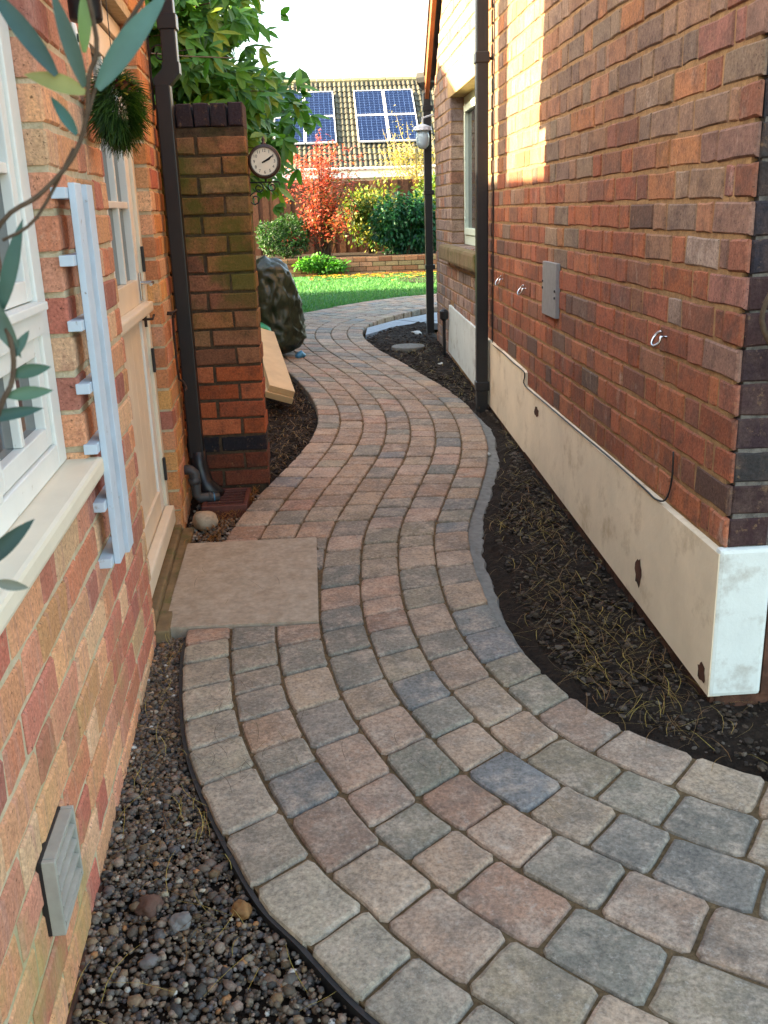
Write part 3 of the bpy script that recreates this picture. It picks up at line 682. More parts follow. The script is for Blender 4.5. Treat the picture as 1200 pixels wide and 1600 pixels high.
def interp(curve, y):
    best = min(curve, key=lambda p: abs(p.y - y)); return best.x
LEn = [p for p in LE if p.y < 7.9 or p.x > 0]
def soil_bed(name, x0f, x1f, ya, yb, base, amp, mat, label):
    mb = MB(); ny = int((yb - ya) / .03); nx = 26; V = []
    for j in range(ny + 1):
        y = ya + (yb - ya) * j / ny; a, b = x0f(y), x1f(y)
        for i in range(nx + 1):
            x = a + (b - a) * i / nx; e = min(1, min(i, nx - i) / 4)
            V.append((x, y, gz(y) + base + amp * (e * .4 + mnoise.noise(Vector((x * 6, y * 6, 1))) * .5 * e + mnoise.noise(Vector((x * 28, y * 28, 4))) * .35)))
    mb.add(V, [(j * (nx + 1) + i, j * (nx + 1) + i + 1, (j + 1) * (nx + 1) + i + 1, (j + 1) * (nx + 1) + i) for j in range(ny) for i in range(nx)])
    return mb.build(name, mat, None, True, kind='structure', label=label)
rbx0 = lambda y: (interp(RE, y) + (.05 * min(1, max(0, (y - 2.55) / .8), max(0, (6.15 - y) / .6)) if 2.55 < y < 6.15 else 0) - .008 if y < 9.05 else (.385 + (y - 9.05) * .46 if y < 9.72 else .69 + (y - 9.72) * 1.3))
soil_bed('soil_bed', rbx0, lambda y: W + .02 if y > YC + .02 else 2.6, 1.66, 9.98, -.034, .045, M['soil'], 'dark soil bed between the path and the right-hand house')
soil_bed('soil_bed', lambda y: -1.2, lambda y: interp(LEn, y) + .01, 4.72, 7.9, -.05, .05, M['soil'], 'dark soil bed behind the brick pier')
soil_bed('gravel_bed', lambda y: -.60 - .048 * (y - 1.4), lambda y: interp(LE[20:], y) + .012, .85, 3.03, -.055, .012, M['soil'], 'bed of gravel along the left wall')
soil_bed('gravel_bed', lambda y: -.78, lambda y: interp(LE[80:], y) + .012, 3.845, 4.75, -.07, .02, M['soil'], 'needle-strewn gravel round the drain')
def lowpoly_stone():
    bm = bmesh.new(); bmesh.ops.create_icosphere(bm, subdivisions=1, radius=1)
    V = [v.co.copy() for v in bm.verts]; Fc = [[v.index for v in f.verts] for f in bm.faces]; bm.free(); return V, Fc
SV, SF = lowpoly_stone()
def pebble(mb, p, r, c, flat=.6):
    M_ = Matrix.Rotation(rnd.uniform(0, 6.3), 3, 'Z') @ Matrix.Rotation(rnd.uniform(-.5, .5), 3, 'X'); s = Vector((r * rnd.uniform(.8, 1.3), r * rnd.uniform(.7, 1.05), r * flat * rnd.uniform(.8, 1.2)))
    ph = rnd.uniform(0, 50)
    V = []
    for v in SV:
        k = 1 + .22 * mnoise.noise(v * 1.3 + Vector((ph, 0, 0))); V.append(Vector(p) + M_ @ Vector((v.x * s.x * k, v.y * s.y * k, v.z * s.z * k)))
    mb.add(V, SF, c)
PEB = ['#6f5840', '#806850', '#5e4a36', '#7a6450', '#6a5544', '#857060', '#6a5c4e', '#7d6c5c', '#8a7a68', '#5a4c40', '#5a5048', '#4d4640', '#6a5c50', '#3f3c3a', '#5f564e', '#75665a', '#57504e', '#48423c', '#6b5a4c']
mb = MB()
for _ in range(8200):
    y = rnd.uniform(.95, 3.02); x0 = -.585 - .048 * (y - 1.4); x1 = interp(LE[20:], y) - .004
    if x1 < x0: continue
    x = rnd.uniform(x0, x1); t = rnd.random()
    c = jit(lin(rnd.choice(PEB)), .2) if t < .965 else jit(lin(rnd.choice(['#b9b2a6', '#a89a86', '#a0714a'])), .1)
    r = rnd.uniform(.005, .0098) * (rnd.uniform(1.2, 1.6) if rnd.random() < .1 else 1)
    pebble(mb, (x, y, gz(y) - .046 + rnd.uniform(0, .02)), r, c)
for _ in range(5200):
    y = rnd.uniform(.95, 3.02); x0 = -.585 - .048 * (y - 1.4); x1 = interp(LE[20:], y) - .004
    if x1 > x0: pebble(mb, (rnd.uniform(x0, x1), y, gz(y) - .036 + rnd.uniform(0, .008)), rnd.uniform(.002, .0042), jit(lin(rnd.choice(PEB + ['#8a7a64', '#5a4632'])), .25), .8)
for _ in range(150):
    y = .95 + 1.2 * rnd.random() ** 1.3; x0 = -.57 - .048 * (y - 1.4); x1 = interp(LE[20:], y) - .02
    if x1 > x0: pebble(mb, (rnd.uniform(x0, x1), y, gz(y) - .03), rnd.uniform(.011, .017), jit(lin(rnd.choice(PEB + ['#9a8a74', '#8a8074', '#b0a898'])), .2), .7)
mb.build('gravel', M['pebble'], None, True, kind='stuff', label='small dark rounded gravel between left wall and path')
mb = MB()
for _ in range(900):
    y = rnd.uniform(3.86, 4.62); x1 = interp(LE[80:], y) - .01; x = rnd.uniform(-.66, x1)
    pebble(mb, (x, y, gz(y) - .055 + rnd.uniform(0, .014)), rnd.uniform(.005, .011), jit(lin(rnd.choice(['#6a6058', '#8a8478', '#554a40', '#77685a', '#a39a8c'])), .2))
mb.build('gravel', M['pebble'], None, True, kind='stuff', label='small grey gravel around the drain')
# loose soil crumbs and chips
mb = MB()
for _ in range(9000):
    y = 1.8 + 7.8 * rnd.random() ** 1.7; x0 = rbx0(y) + (.075 if y < 6.2 else .01); x1 = W - .02 if y > YC else 1.6
    if x1 <= x0: continue
    x = rnd.uniform(x0, x1)
    pebble(mb, (x, y, gz(y) - .016 + rnd.uniform(-.005, .012)), rnd.choice((.003, .004, .005, .006, .008, .011)) * (1 + y * .05), jit(lin(rnd.choice(['#30251c', '#3a2e24', '#241c16', '#463a2e', '#352c25', '#544a40'])), .25), .45)
for _ in range(1500):
    y = rnd.uniform(4.78, 7.8); x1 = interp(LEn, y) - .015; x = rnd.uniform(-.5, x1)
    pebble(mb, (x, y, gz(y) - .028 + rnd.uniform(-.005, .012)), rnd.uniform(.005, .012), jit(lin(rnd.choice(['#2a2018', '#3a2c20', '#1f1813', '#4a3826'])), .25), .7)
mb.build('soil_crumbs', M['chips'], None, kind='stuff', label='loose dark soil crumbs and bark chips in the beds')
def needle(mb, x, y, z, L_, c, w=.0016, lift=.012):
    a = rnd.uniform(0, 6.3); cv = rnd.uniform(-1.2, 1.2); pts = []; px, py = x, y
    for k in range(5):
        pts.append((px, py, z + (gz(py) - gz(y)) + lift * math.sin(k / 4 * 3.1) * rnd.uniform(.4, 1))); px += math.cos(a) * L_ / 4; py += math.sin(a) * L_ / 4; a += cv / 4
    mb.ribbon(pts, w, (0, .3, 1), c)
NY = ['#8a7434', '#7a6430', '#6b5429', '#96803c', '#5a4426', '#6a4a28', '#7a5a30']
mb = MB()
clumps = [(rnd.uniform(.62, 1.0), rnd.uniform(2.2, 9)) for _ in range(34)] + [(.95, 2.3), (.85, 2.6), (1.0, 2.55), (.75, 2.75), (.9, 2.75), (.7, 3.1), (.75, 3.6), (.85, 4.0)]
for _ in range(1900):
    cx_, cy_ = rnd.choice(clumps); x = cx_ + rnd.gauss(0, .09); y = cy_ + rnd.gauss(0, .16)
    if y < 2.05 or y > 9.3: continue
    lo = rbx0(y) + .04
    if x < lo or x > (W - .03 if y > YC - .02 else 1.5): continue
    needle(mb, x, y, gz(y) - .004 + rnd.uniform(0, .02), rnd.uniform(.06, .15), jit(lin(rnd.choice(NY)), .2), .0011 + y * .0002)
for _ in range(900):
    y = rnd.uniform(4.75, 7.7); x1 = interp(LEn, y) - .03; x = x1 - abs(rnd.gauss(0, .16))
    needle(mb, x, y, gz(y) - .014 + rnd.uniform(0, .02), rnd.uniform(.05, .11), jit(lin(rnd.choice(['#6a4a24', '#7a5a2c', '#55391c', '#8a6a34'])), .2), .0022)
for _ in range(520):
    y = rnd.uniform(3.88, 4.6); x = interp(LE[80:], y) - .03 - abs(rnd.gauss(0, .07))
    needle(mb, x, y, gz(y) - .03 + rnd.uniform(0, .02), rnd.uniform(.04, .1), jit(lin(rnd.choice(['#8a5a24', '#9a6a2c', '#75481c'])), .2), .002)
for _ in range(170):
    y = rnd.uniform(1.0, 3.0); x = rnd.uniform(-.56, interp(LE[20:], y) - .02)
    needle(mb, x, y, gz(y) - .02 + rnd.uniform(0, .02), rnd.uniform(.05, .16), jit(lin(rnd.choice(['#8a7434', '#6a4a26', '#a08a48'])), .2), .0014)
for (cx_, cy_, n_) in ((-.35, 2.45, 46), (-.3, 2.2, 22), (-.4, 3.4, 10), (.1, 2.2, 6), (.3, 4.8, 5), (.5, 2.0, 6), (.75, 3.3, 6)):
    for _ in range(n_):
        x, y = cx_ + rnd.gauss(0, .09), cy_ + rnd.gauss(0, .09)
        needle(mb, x, y, gz(y) + .007, rnd.uniform(.05, .13), jit(lin(rnd.choice(['#4a3a22', '#6a5a2c', '#3a2a1c'])), .2), .0012, .006)
mb.build('fallen_needles', M['needle'], None, kind='stuff', label='fallen yellow-brown conifer needles on beds and paving')
# stones that can be told apart
def stone(name, p, r, mat, label, flat=.75, group=None, sub=3, cat='stone'):
    bm = bmesh.new(); bmesh.ops.create_icosphere(bm, subdivisions=sub, radius=1); ph = rnd.uniform(0, 60)
    for v in bm.verts:
        k = 1 + (.25 if name == 'cobble' else .55) * mnoise.noise(v.co * 1.1 + Vector((ph, 0, 0))) + (.05 if name == 'cobble' else .22) * mnoise.noise(v.co * 3 + Vector((ph, 3, 0)))
        v.co = Vector((v.co.x * r * 1.2 * k, v.co.y * r * k, v.co.z * r * flat * k))
    me = bpy.data.meshes.new(name); bm.to_mesh(me); bm.free(); me.materials.append(mat); me.polygons.foreach_set('use_smooth', [True] * len(me.polygons))
    o = bpy.data.objects.new(name, me); col.objects.link(o); o.location = p; o.rotation_euler = (0, 0, rnd.uniform(0, 3)); tag(o, label, cat, group); return o
stone('cobble', (-.575, 4.14, gz(4.14) - .005), .055, M['stone'], 'round buff cobble beside the drain')
stone('rubble_stone', (-.44, 1.74, gz(1.74) - .024), .026, plain('red_stone', '#5e4438', .8, .3, .2, 30, bumpd=.005), 'reddish-brown rubble stone lying on the gravel near the wall', .6)
stone('rubble_stone', (-.36, 1.68, gz(1.68) - .02), .022, plain('pale_stone', '#75706c', .8, .3, .2, 30, bumpd=.005), 'pale grey rubble stone next to the reddish one', .7)
stone('rubble_stone', (-.41, 1.58, gz(1.58) - .022), .017, plain('grey_stone', '#6a625e', .8, .3, .2, 30, bumpd=.005), 'mauve-grey rubble stone on the gravel below the reddish one', .7)
stone('white_flint', (-.30, 2.05, gz(2.05) - .02), .018, plain('white_flint_m', '#b0b2b4', .5, .4, .15, 40), 'white flint on the gravel halfway along the wall', .7)
stone('orange_stone', (-.235, 1.70, gz(1.7) - .018), .02, plain('orange_stone_m', '#86603a', .8, .3, .2, 30), 'orange stone tucked against the paving edge', .8)

# ------------------------------------------------------------------ fixtures on the right-hand wall
def hook(p, r, label, mat, grp=None, flip=1):
    mb = MB(); pts = [(0, 0, 0), (-.02, 0, 0)]
    for k in range(13): t = math.radians(-90 + 21 * k); pts.append((-.022 - r * math.cos(t) * .7, flip * (r + r * math.sin(t)) , -r * .35 + r * .9 * -math.cos(t) + .3 * r * math.sin(t)))
    mb.tube(pts, .0042, 8); mb.lathe([(.009, 0), (.009, .003)], (-.001, 0, 0), 12)
    o = mb.build('wall_hook', mat, None, True, label=label, cat='hook', group=grp); o.location = p; return o
hook((W, 2.90, 1.05), .022, 'large bright steel cup hook near the corner of the right-hand wall', M['steel'])
hook((W, 5.62, 1.045), .026, 'small steel hook on the right-hand wall nearest the black drainpipe', M['steel'])
hook((W, 4.98, 1.04), .024, 'small steel hook on the right-hand wall between grey plate and drainpipe', M['steel'])
pl_ = empty('wall_plate', (W, 4.405, 1.08), 'grey painted rectangular metal plate on the right-hand brick wall', 'plate')
mb = MB(); mb.bbox(-.018, .002, -.135, .135, -.12, .12, .003); mb.build('cover', M['greyplate'], pl_)
for (y, z) in ((-.12, .0), (.12, .0), (-.12, -.03), (.12, .03)):
    mb = MB(); mb.lathe([(.006, 0), (.005, .004)], (0, 0, 0), 8); o = mb.build('screw', M['darkiron'], pl_); o.location = (-.019, y, z); o.rotation_euler = (0, -math.pi / 2, 0)
# drainpipes
dp = empty('drainpipe', (.992, 6.0, gz(6.0)), 'tall black drainpipe in the middle of the right-hand wall', 'drainpipe')
mb = MB(); mb.bbox(-.036, .036, -.034, .034, -.03, 3.6, .008); mb.build('pipe', M['black'], dp)
for z in (2.03, .12):
    mb = MB(); mb.bbox(-.042, .042, -.04, .04, z, z + .06, .006); mb.build('collar', M['black'], dp)
    mb = MB(); mb.tube([(.03, .01, z + .03), (.066, .035, z + .03)], .009); mb.build('bracket', M['black'], dp)
dp2 = empty('drainpipe', (1.005, 9.02, gz(9.0)), 'slim black drainpipe with hopper head at the far corner of the right-hand house', 'drainpipe')
mb = MB(); mb.bbox(-.034, .034, -.034, .034, .02, 2.1, .008); mb.build('pipe', M['black'], dp2)
mb = MB(); mb.lathe([(.034, 2.08), (.04, 2.12), (.085, 2.18), (.09, 2.22), (.09, 2.26)], (0, 0, 0), 4); mb.build('hopper', M['black'], dp2)
for z in (.6, 1.25, 1.95):
    mb = MB(); mb.bbox(-.04, .05, -.04, .04, z, z + .04, .004); mb.build('bracket', M['black'], dp2)
lt = empty('outdoor_lantern', (.95, 8.9, 2.1), 'pale glass lantern beside the far drainpipe', 'lantern')
mb = MB(); mb.lathe([(.02, .05), (.075, .03), (.085, 0), (.06, -.005)], (0, 0, 0), 12); mb.tube([(0, 0, .04), (0, 0, .1), (.1, .04, .13)], .008); mb.build('cap', M['alu'], lt)
mb = MB(); mb.lathe([(.05, -.004), (.06, -.05), (.055, -.12), (.03, -.15)], (0, 0, 0), 12); mb.build('glass', M['lampglass'], lt, True)
vp = empty('vent_pipe', (1.0, 7.95, gz(7.95)), 'short black vent pipe at the foot of the right-hand wall', 'pipe')
mb = MB(); mb.tube([(0, 0, -.03), (0, 0, .3)], .014); mb.build('pipe', M['black'], vp)
mb = MB(); mb.lathe([(.014, .28), (.036, .3), (.036, .36), (.02, .375)], (0, 0, 0), 14); mb.build('cap', M['black'], vp)
mb = MB(); pts = [(W - .006, 5.9, 3.3), (W - .006, 5.91, 2.0), (W - .006, 5.92, 1.2), (W - .006, 5.93, .66), (W - .014, 5.86, .635), (W - .02, 5.5, .636), (W - .02, 5.2, .626), (W - .02, 4.93, .622), (W - .02, 4.895, .60), (W - .02, 4.885, .553), (W - .02, 4.4, .55), (W - .02, 3.9, .548), (W - .021, 3.4, .55), (W - .02, 2.98, .543), (W - .018, 2.87, .538), (W - .014, 2.79, .56), (W - .01, 2.76, .63), (W - .008, 2.765, .72)]
mb.tube(smooth_curve(pts, 4), .0032, 6); mb.build('cable', M['black'], None, True, label='thin black cable down the right-hand wall and along the plinth', cat='cable')
# vine at the near corner
vn = empty('climbing_vine', (1.6, 2.33, gz(2.3)), 'twisted bare vine with a few leaves at the right edge, on dark bricks', 'vine')
mb = MB(); mb.tube(smooth_curve([(.0, .02, -.06), (.02, .01, .5), (-.05, .0, .85), (-.25, -.01, .88), (-.40, -.012, .93), (-.47, -.012, .99), (-.52, -.012, 1.08), (-.50, -.012, 1.16)], 4), [.014 - .0003 * k for k in range(29)], 7)
mb.tube(smooth_curve([(-.40, -.012, .93), (-.44, -.02, 1.06), (-.43, -.02, 1.3), (-.42, -.015, 1.8)], 4), .005, 6)
mb.build('stem', M['bark'], vn, True)
def leaf_faces(mb, p, d, nrm, L_, w, c, fold=.15, seg=4):
    d = Vector(d).normalized(); nrm = Vector(nrm); s = d.cross(nrm)
    if s.length < 1e-3: s = d.orthogonal()
    s.normalize(); n2 = s.cross(d); V = []; p = Vector(p)
    for k in range(seg + 1):
        t = k / seg; ww = w * math.sin(math.pi * min(1, .06 + t * .94)) ** .8 * (1 - .25 * t) * .6 if k < seg else 0
        ctr = p + d * L_ * t - n2 * (L_ * .12 * t * t)
        V += [ctr - s * ww + n2 * ww * fold, ctr, ctr + s * ww + n2 * ww * fold]
    fs = []
    for k in range(seg): a = 3 * k; fs += [(a, a + 1, a + 4, a + 3), (a + 1, a + 2, a + 5, a + 4)]
    mb.add(V, fs, c)
for (p, L_) in (((-.43, -.02, 1.58), .07), ((-.45, -.02, 1.08), .06), ((-.42, -.02, 1.12), .05)):
    mb = MB(); leaf_faces(mb, p, (-.4, -.5, -.5), (-.3, -1, .4), L_, L_ * .8, jit(lin('#6a8a2e'), .1)); mb.build('leaf', M['leaf'], vn, True)
# inspection cover and litter
mb = MB(); mb.lathe([(.135, -.03), (.148, 0), (.148, .018), (.14, .024), (.0, .026)], (.735, 8.38, gz(8.38) - .008), 28); mb.build('inspection_cover', M['concrete'], None, label='round pale grey inspection cover in the soil bed', cat='cover')
for (x, y, r, lb) in ((.93, 7.6, .03, 'white scrap of rubble in the far soil bed'), (.86, 5.0, .018, 'small white pebble in the soil by the concrete edging'), (.9, 9.2, .05, 'pale broken rubble at the foot of the far drainpipe')):
    stone('rubble_stone', (x, y, gz(y) - .01), r, plain('chalk', '#b5b5b0', .8, .2, .1), lb, .5, sub=2)

# ------------------------------------------------------------------ fixtures on the left-hand wall
def lthing(name, label, cat): o = empty(name, (0, 0, 0), label, cat); o.matrix_world = LM; return o
rk = lthing('slatted_rack', 'pale blue-white wooden rack of two upright slats on the left wall', 'rack')
for (a, b, z0, z1) in ((2.29, 2.37, .622, 1.53), (2.435, 2.515, .60, 1.53)):
    mb = MB(); mb.bbox(-b, -a, .029, .044, z0, z1, .002); mb.build('slat', M['bluewhite'], rk)
for k in range(7):
    z = 1.496 - k * .1455; mb = MB(); mb.bbox(-2.44, -2.258, -.004, .028, z, z + .024, .002); mb.build('batten', M['bluewhite'], rk)
vt_ = lthing('wall_vent', 'grey louvred vent low on the left wall', 'vent')
mb = MB(); mb.bbox(-1.60, -1.43, -.004, .006, .235, .39, .002); mb.build('backing', M['darkiron'], vt_)  # dark colour stands in for the shade in the louvre gaps
mb = MB(); mb.bbox(-1.60, -1.59, .006, .03, .235, .39, .002); mb.bbox(-1.44, -1.43, .006, .03, .235, .39, .002); mb.bbox(-1.589, -1.441, .006, .03, .38, .39, .002); mb.bbox(-1.589, -1.441, .006, .03, .235, .245, .002)
mb.build('frame', M['ventmetal'], vt_)
for k in range(4):
    z = .256 + k * .033; mb = MB(); mb.add([(-1.588, .008, z + .008), (-1.442, .008, z + .008), (-1.442, .030, z), (-1.588, .030, z), (-1.588, .008, z + .003), (-1.442, .008, z + .003), (-1.442, .030, z - .005), (-1.588, .030, z - .005)], [(0, 3, 2, 1), (4, 5, 6, 7), (0, 1, 5, 4), (1, 2, 6, 5), (2, 3, 7, 6), (3, 0, 4, 7)]); mb.build('louvre', M['ventmetal'], vt_)
ch = lthing('cabin_hook', 'rusty iron cabin hook hanging on the wall right of the door', 'hook')
mb = MB(); mb.tube([(-4.30, -.01, 1.05), (-4.30, .025, 1.05), (-4.315, .04, 1.06), (-4.335, .035, 1.055), (-4.335, .02, 1.03), (-4.34, .016, .95), (-4.36, .016, .80), (-4.365, .018, .745), (-4.38, .03, .735), (-4.39, .04, .715), (-4.37, .045, .70), (-4.33, .042, .70)], .0055, 7); mb.build('hook', M['iron'], ch, True)
mb = MB(); mb.tube([(-4.28, -.01, 1.045), (-4.28, .02, 1.045), (-4.30, .03, 1.03)], .004, 6); mb.build('staple', M['iron'], ch, True)
bl = empty('doorbell', LP(2.72, .006, 1.89), 'oval white doorbell plate with a black button, high on the left wall', 'doorbell'); bl.rotation_euler = (0, 0, math.atan2(u.x, -u.y) + math.pi / 2)
mb = MB(); mb.lathe([(.018, 0), (.018, .006), (.014, .010), (0, .011)], (0, 0, 0), 20, axis='Y'); o = mb.build('plate', M['white'], bl, True); o.scale = (.9, 1, 2.4)
mb = MB(); mb.lathe([(.007, .009), (.006, .014), (0, .015)], (0, 0, 0), 14, axis='Y'); o = mb.build('button', M['darkiron'], bl, True); o.scale = (.8, 1, 1.6)
bl.rotation_euler = (0, 0, math.radians(87.3))
ln = empty('wall_lantern', LP(2.36, .10, 1.865), 'black cylindrical wall lantern cut by the top edge, on the left wall', 'lantern')
mb = MB(); mb.lathe([(.0, .0), (.033, .0), (.036, .006), (.036, .045), (.039, .05), (.039, .058), (.034, .062), (.034, .12), (.04, .13), (.04, .3), (.0, .3)], (0, 0, 0), 24); mb.build('body', M['black'], ln, True)
mb = MB(); mb.tube([(0, 0, .2), tuple(nn * -.1 + Vector((0, 0, .2)))], .012); mb.build('arm', M['black'], ln)
# hanging grassy ball
hb = empty('hanging_ball', (-.52, 2.80, 1.735), 'green grassy hanging ball with small faded flowers beside the door', 'hanging ball')
mb = MB(); ctr = Vector((0, 0, 0))
for _ in range(4200):
    v = Vector((rnd.gauss(0, 1), rnd.gauss(0, 1), rnd.gauss(0, 1))).normalized(); p = Vector((v.x * .052, v.y * .052, v.z * .092)) * rnd.uniform(.5, 1)
    d = (v + Vector((rnd.gauss(0, .5), rnd.gauss(0, .5), -.35 + rnd.gauss(0, .35)))).normalized(); L_ = rnd.uniform(.02, .055)
    mb.ribbon([p, p + d * L_ * .5, p + d * L_ + Vector((0, 0, -.008))], .0022, v.orthogonal(), jit(lin(rnd.choice(['#2c4a1e', '#385c24', '#223c1a', '#4a6a2c'])), .2))
mb.build('foliage', M['grass'], hb)
mb = MB()
for _ in range(34):
    v = Vector((rnd.uniform(.2, 1), rnd.uniform(-1, -.2), rnd.uniform(.3, 1))).normalized(); p = Vector((v.x * .06, v.y * .06, v.z * .07))
    leaf_faces(mb, p, v + Vector((rnd.gauss(0, .4), rnd.gauss(0, .4), rnd.gauss(0, .4))), (0, 0, 1), .02, .012, jit(lin(rnd.choice(['#6a3a3a', '#b0a03a', '#8a5a3a', '#4a2a30'])), .15))
mb.build('flowers', M['leaf'], hb)
mb = MB(); mb.tube([(0, 0, .06), (.0, 0, .6)], .0012, 5); mb.tube([(-.01, 0, .599), (-.09, -.01, .6)], .004, 6); mb.build('wire', M['darkiron'], hb)

# square downpipe at the end of the left wall
sp = empty('downpipe', (-.60, 4.5, gz(4.5)), 'square black downpipe with an offset bend beside the brick pier', 'downpipe'); z0 = gz(4.5)
mb = MB(); mb.bbox(-.066, 0.0, -.033, .033, .30 - z0 + .05, 1.99 - z0, .005); mb.build('pipe', M['black'], sp)
mb = MB()
p = [(-.068, -.035, 1.985 - z0), (.002, -.035, 1.985 - z0), (.046, -.035, 2.03 - z0), (.046, -.035, 2.075 - z0), (-.026, -.035, 2.075 - z0), (-.026, -.035, 2.05 - z0), (-.068, -.035, 2.01 - z0)]
p += [(x, .035, z) for x, y, z in p]; n = 7
mb.add(p, [tuple(range(n)), tuple(range(2 * n - 1, n - 1, -1))] + [(i, n + i, n + (i + 1) % n, (i + 1) % n) for i in range(n)]); mb.build('offset_bend', M['black'], sp)
mb = MB(); mb.bbox(-.022, .042, -.033, .033, 2.07 - z0, 3.0 - z0, .005); mb.build('pipe', M['black'], sp)
mb = MB(); mb.bbox(-.03, .05, -.04, .04, 2.2 - z0, 2.26 - z0, .004); mb.build('collar', M['black'], sp)
mb = MB(); mb.tube([(-.03, 0, .22), (-.03, 0, .15), (-.01, -.02, .06), (.05, -.06, .0)], [.04, .042, .045, .05], 10); mb.build('shoe', M['black'], sp, True)
sb = empty('scroll_bracket', (-.68, 4.5, 1.95), 'rusty wrought-iron scroll bracket high beside the square downpipe', 'bracket')
mb = MB(); mb.tube([(0, 0, -.06), (0, 0, .28)], .006, 6); mb.build('upright', M['iron'], sb)
for (cx_, cz_, r_) in ((.035, .02, .032), (.045, .16, .04)):
    mb = MB(); pts = []
    for k in range(22): t = k / 21 * 2.3 * math.pi; rr = r_ * (1 - .035 * k); pts.append((cx_ - rr * math.cos(t), 0, cz_ + rr * math.sin(t)))
    mb.tube(pts, .0035, 6); mb.build('scroll', M['iron'], sb, True)
mb = MB(); mb.tube([(-.68, 4.5, 2.115), (-.60, 5.2, 2.2), (-.42, 6.0, 2.3)], .003, 5); mb.build('wire', M['iron'], None, label='thin rusty wire running from the left wall into the foliage', cat='wire')
# waste pipe and gully
wp = empty('waste_pipe', (-.67, 4.36, gz(4.36)), 'grey plastic waste pipe elbow coming out of the left wall over the drain', 'pipe')
zb = gz(4.36); mb = MB(); mb.tube([(-.03, 0, .17), (.02, -.005, .17), (.035, -.005, .155), (.037, -.005, .05), (.05, 0, .03), (.11, .02, .025), (.135, .03, .02)], [.023, .023, .025, .023, .025, .021, .021], 14); mb.build('pipe', M['greypipe'], wp, True)
mb = MB(); mb.tube([(.03, -.005, .13), (.037, -.005, .10)], .028, 14); mb.build('collar', M['greypipe'], wp, True); mb = MB(); mb.tube([(.09, .014, .027), (.1, .017, .026)], .026, 14); mb.build('collar', M['greypipe'], wp, True)
mb = MB(); mb.tube([(.112, .021, .025), (.117, .022, .025)], .0225, 14); mb.build('seal_ring', M['bluetape'], wp)
gr = empty('drain_gully', (-.50, 4.42, gz(4.42) - .02), 'square brown plastic drain gully with a grid beside the downpipe', 'drain')
mb = MB()
for q in ((-.105, .105, -.15, -.13), (-.105, .105, .13, .15), (-.105, -.085, -.129, .129), (.085, .105, -.129, .129)): mb.bbox(*q, -.05, .03, .004)
mb.build('frame', M['grate'], gr)
mb = MB(); mb.box(-.084, .084, -.129, .129, -.05, -.03); mb.build('dark_floor', M['darkiron'], gr)  # dark plate in place of the shade below the grid
for k in range(6): mb = MB(); mb.bbox(-.084, .084, -.111 + k * .043, -.104 + k * .043, .016, .026, .002); mb.build('bar', M['grate'], gr)
for k in range(4): mb = MB(); mb.bbox(-.058 + k * .037, -.052 + k * .037, -.128, .128, .008, .0155, .001); mb.build('cross_bar', M['grate'], gr)

# ------------------------------------------------------------------ clock on its bracket
ck = empty('garden_clock', (-.234, 4.76, 1.681), 'round bronze-rimmed garden clock on a scroll bracket fixed to the pier', 'clock'); R_ = .076
mb = MB(); mb.lathe([(R_ * .80, -.034), (R_ * .86, -.040), (R_ * .98, -.036), (R_, -.02), (R_, .02), (R_ * .98, .036), (R_ * .8, .034)], (0, 0, 0), 40, axis='Y', cap=False); o = mb.build('case', M['bronze'], ck, True)
for s in (1, -1):
    mb = MB(); mb.lathe([(R_ * .83, .028 * s), (0, .028 * s)], (0, 0, 0), 36, axis='Y', cap=False); dial = mb.build('dial', M['dial'], ck)
    if s == 1:
        mb = MB()
        for k in range(60):
            t = 2 * math.pi * k / 60; a, b = R_ * .76, R_ * (.79 if k % 5 else .80)
            q = [(math.sin(t + w_) * r, -.0288, math.cos(t + w_) * r) for r, w_ in ((a, -.008), (a, .008), (b, .008), (b, -.008))]; mb.add(q, [(0, 1, 2, 3)])
        mb.build('minute_track', M['ink'], dial)
        for h in range(1, 13):
            cu_ = bpy.data.curves.new('numeral', 'FONT'); cu_.body = str(h); cu_.size = .019; cu_.align_x = 'CENTER'; cu_.align_y = 'CENTER'
            t = 2 * math.pi * h / 12; to = bpy.data.objects.new('numeral', cu_); col.objects.link(to); to.parent = dial
            to.location = (math.sin(t) * R_ * .62, -.0290, math.cos(t) * R_ * .62); to.rotation_euler = (math.pi / 2, 0, 0); cu_.materials.append(M['ink'])
            dg_ = bpy.context.evaluated_depsgraph_get(); nm_ = bpy.data.meshes.new_from_object(to.evaluated_get(dg_)); bpy.data.objects.remove(to)
            if not nm_.materials: nm_.materials.append(M['ink'])
            to = bpy.data.objects.new('numeral', nm_); col.objects.link(to); to.parent = dial; to.location = (math.sin(t) * R_ * .62, -.0290, math.cos(t) * R_ * .62); to.rotation_euler = (math.pi / 2, 0, 0)
        for nm, ang, L_, w_ in (('hour_hand', 64, .036, .005), ('minute_hand', 58, .054, .0032)):
            mb = MB(); t = math.radians(ang); Mx = Matrix.Rotation(t, 4, 'Y')
            mb.add([Mx @ Vector(q) for q in ((-w_ * .6, -.031, -.012), (w_ * .6, -.031, -.012), (w_, -.031, L_ * .7), (0, -.031, L_), (-w_, -.031, L_ * .7))], [(0, 1, 2, 3, 4)]); mb.build(nm, M['ink'], dial)
        mb = MB(); mb.lathe([(.005, .029), (.004, .033), (0, .034)], (0, 0, 0), 12, axis='Y'); mb.build('hub', M['ink'], dial)
mb = MB(); mb.lathe([(.012, R_ - .003), (.012, R_ + .006), (.006, R_ + .01), (.009, R_ + .02), (.003, R_ + .034), (0, R_ + .036)], (0, 0, 0), 12); mb.build('finial', M['bronze'], ck, True)
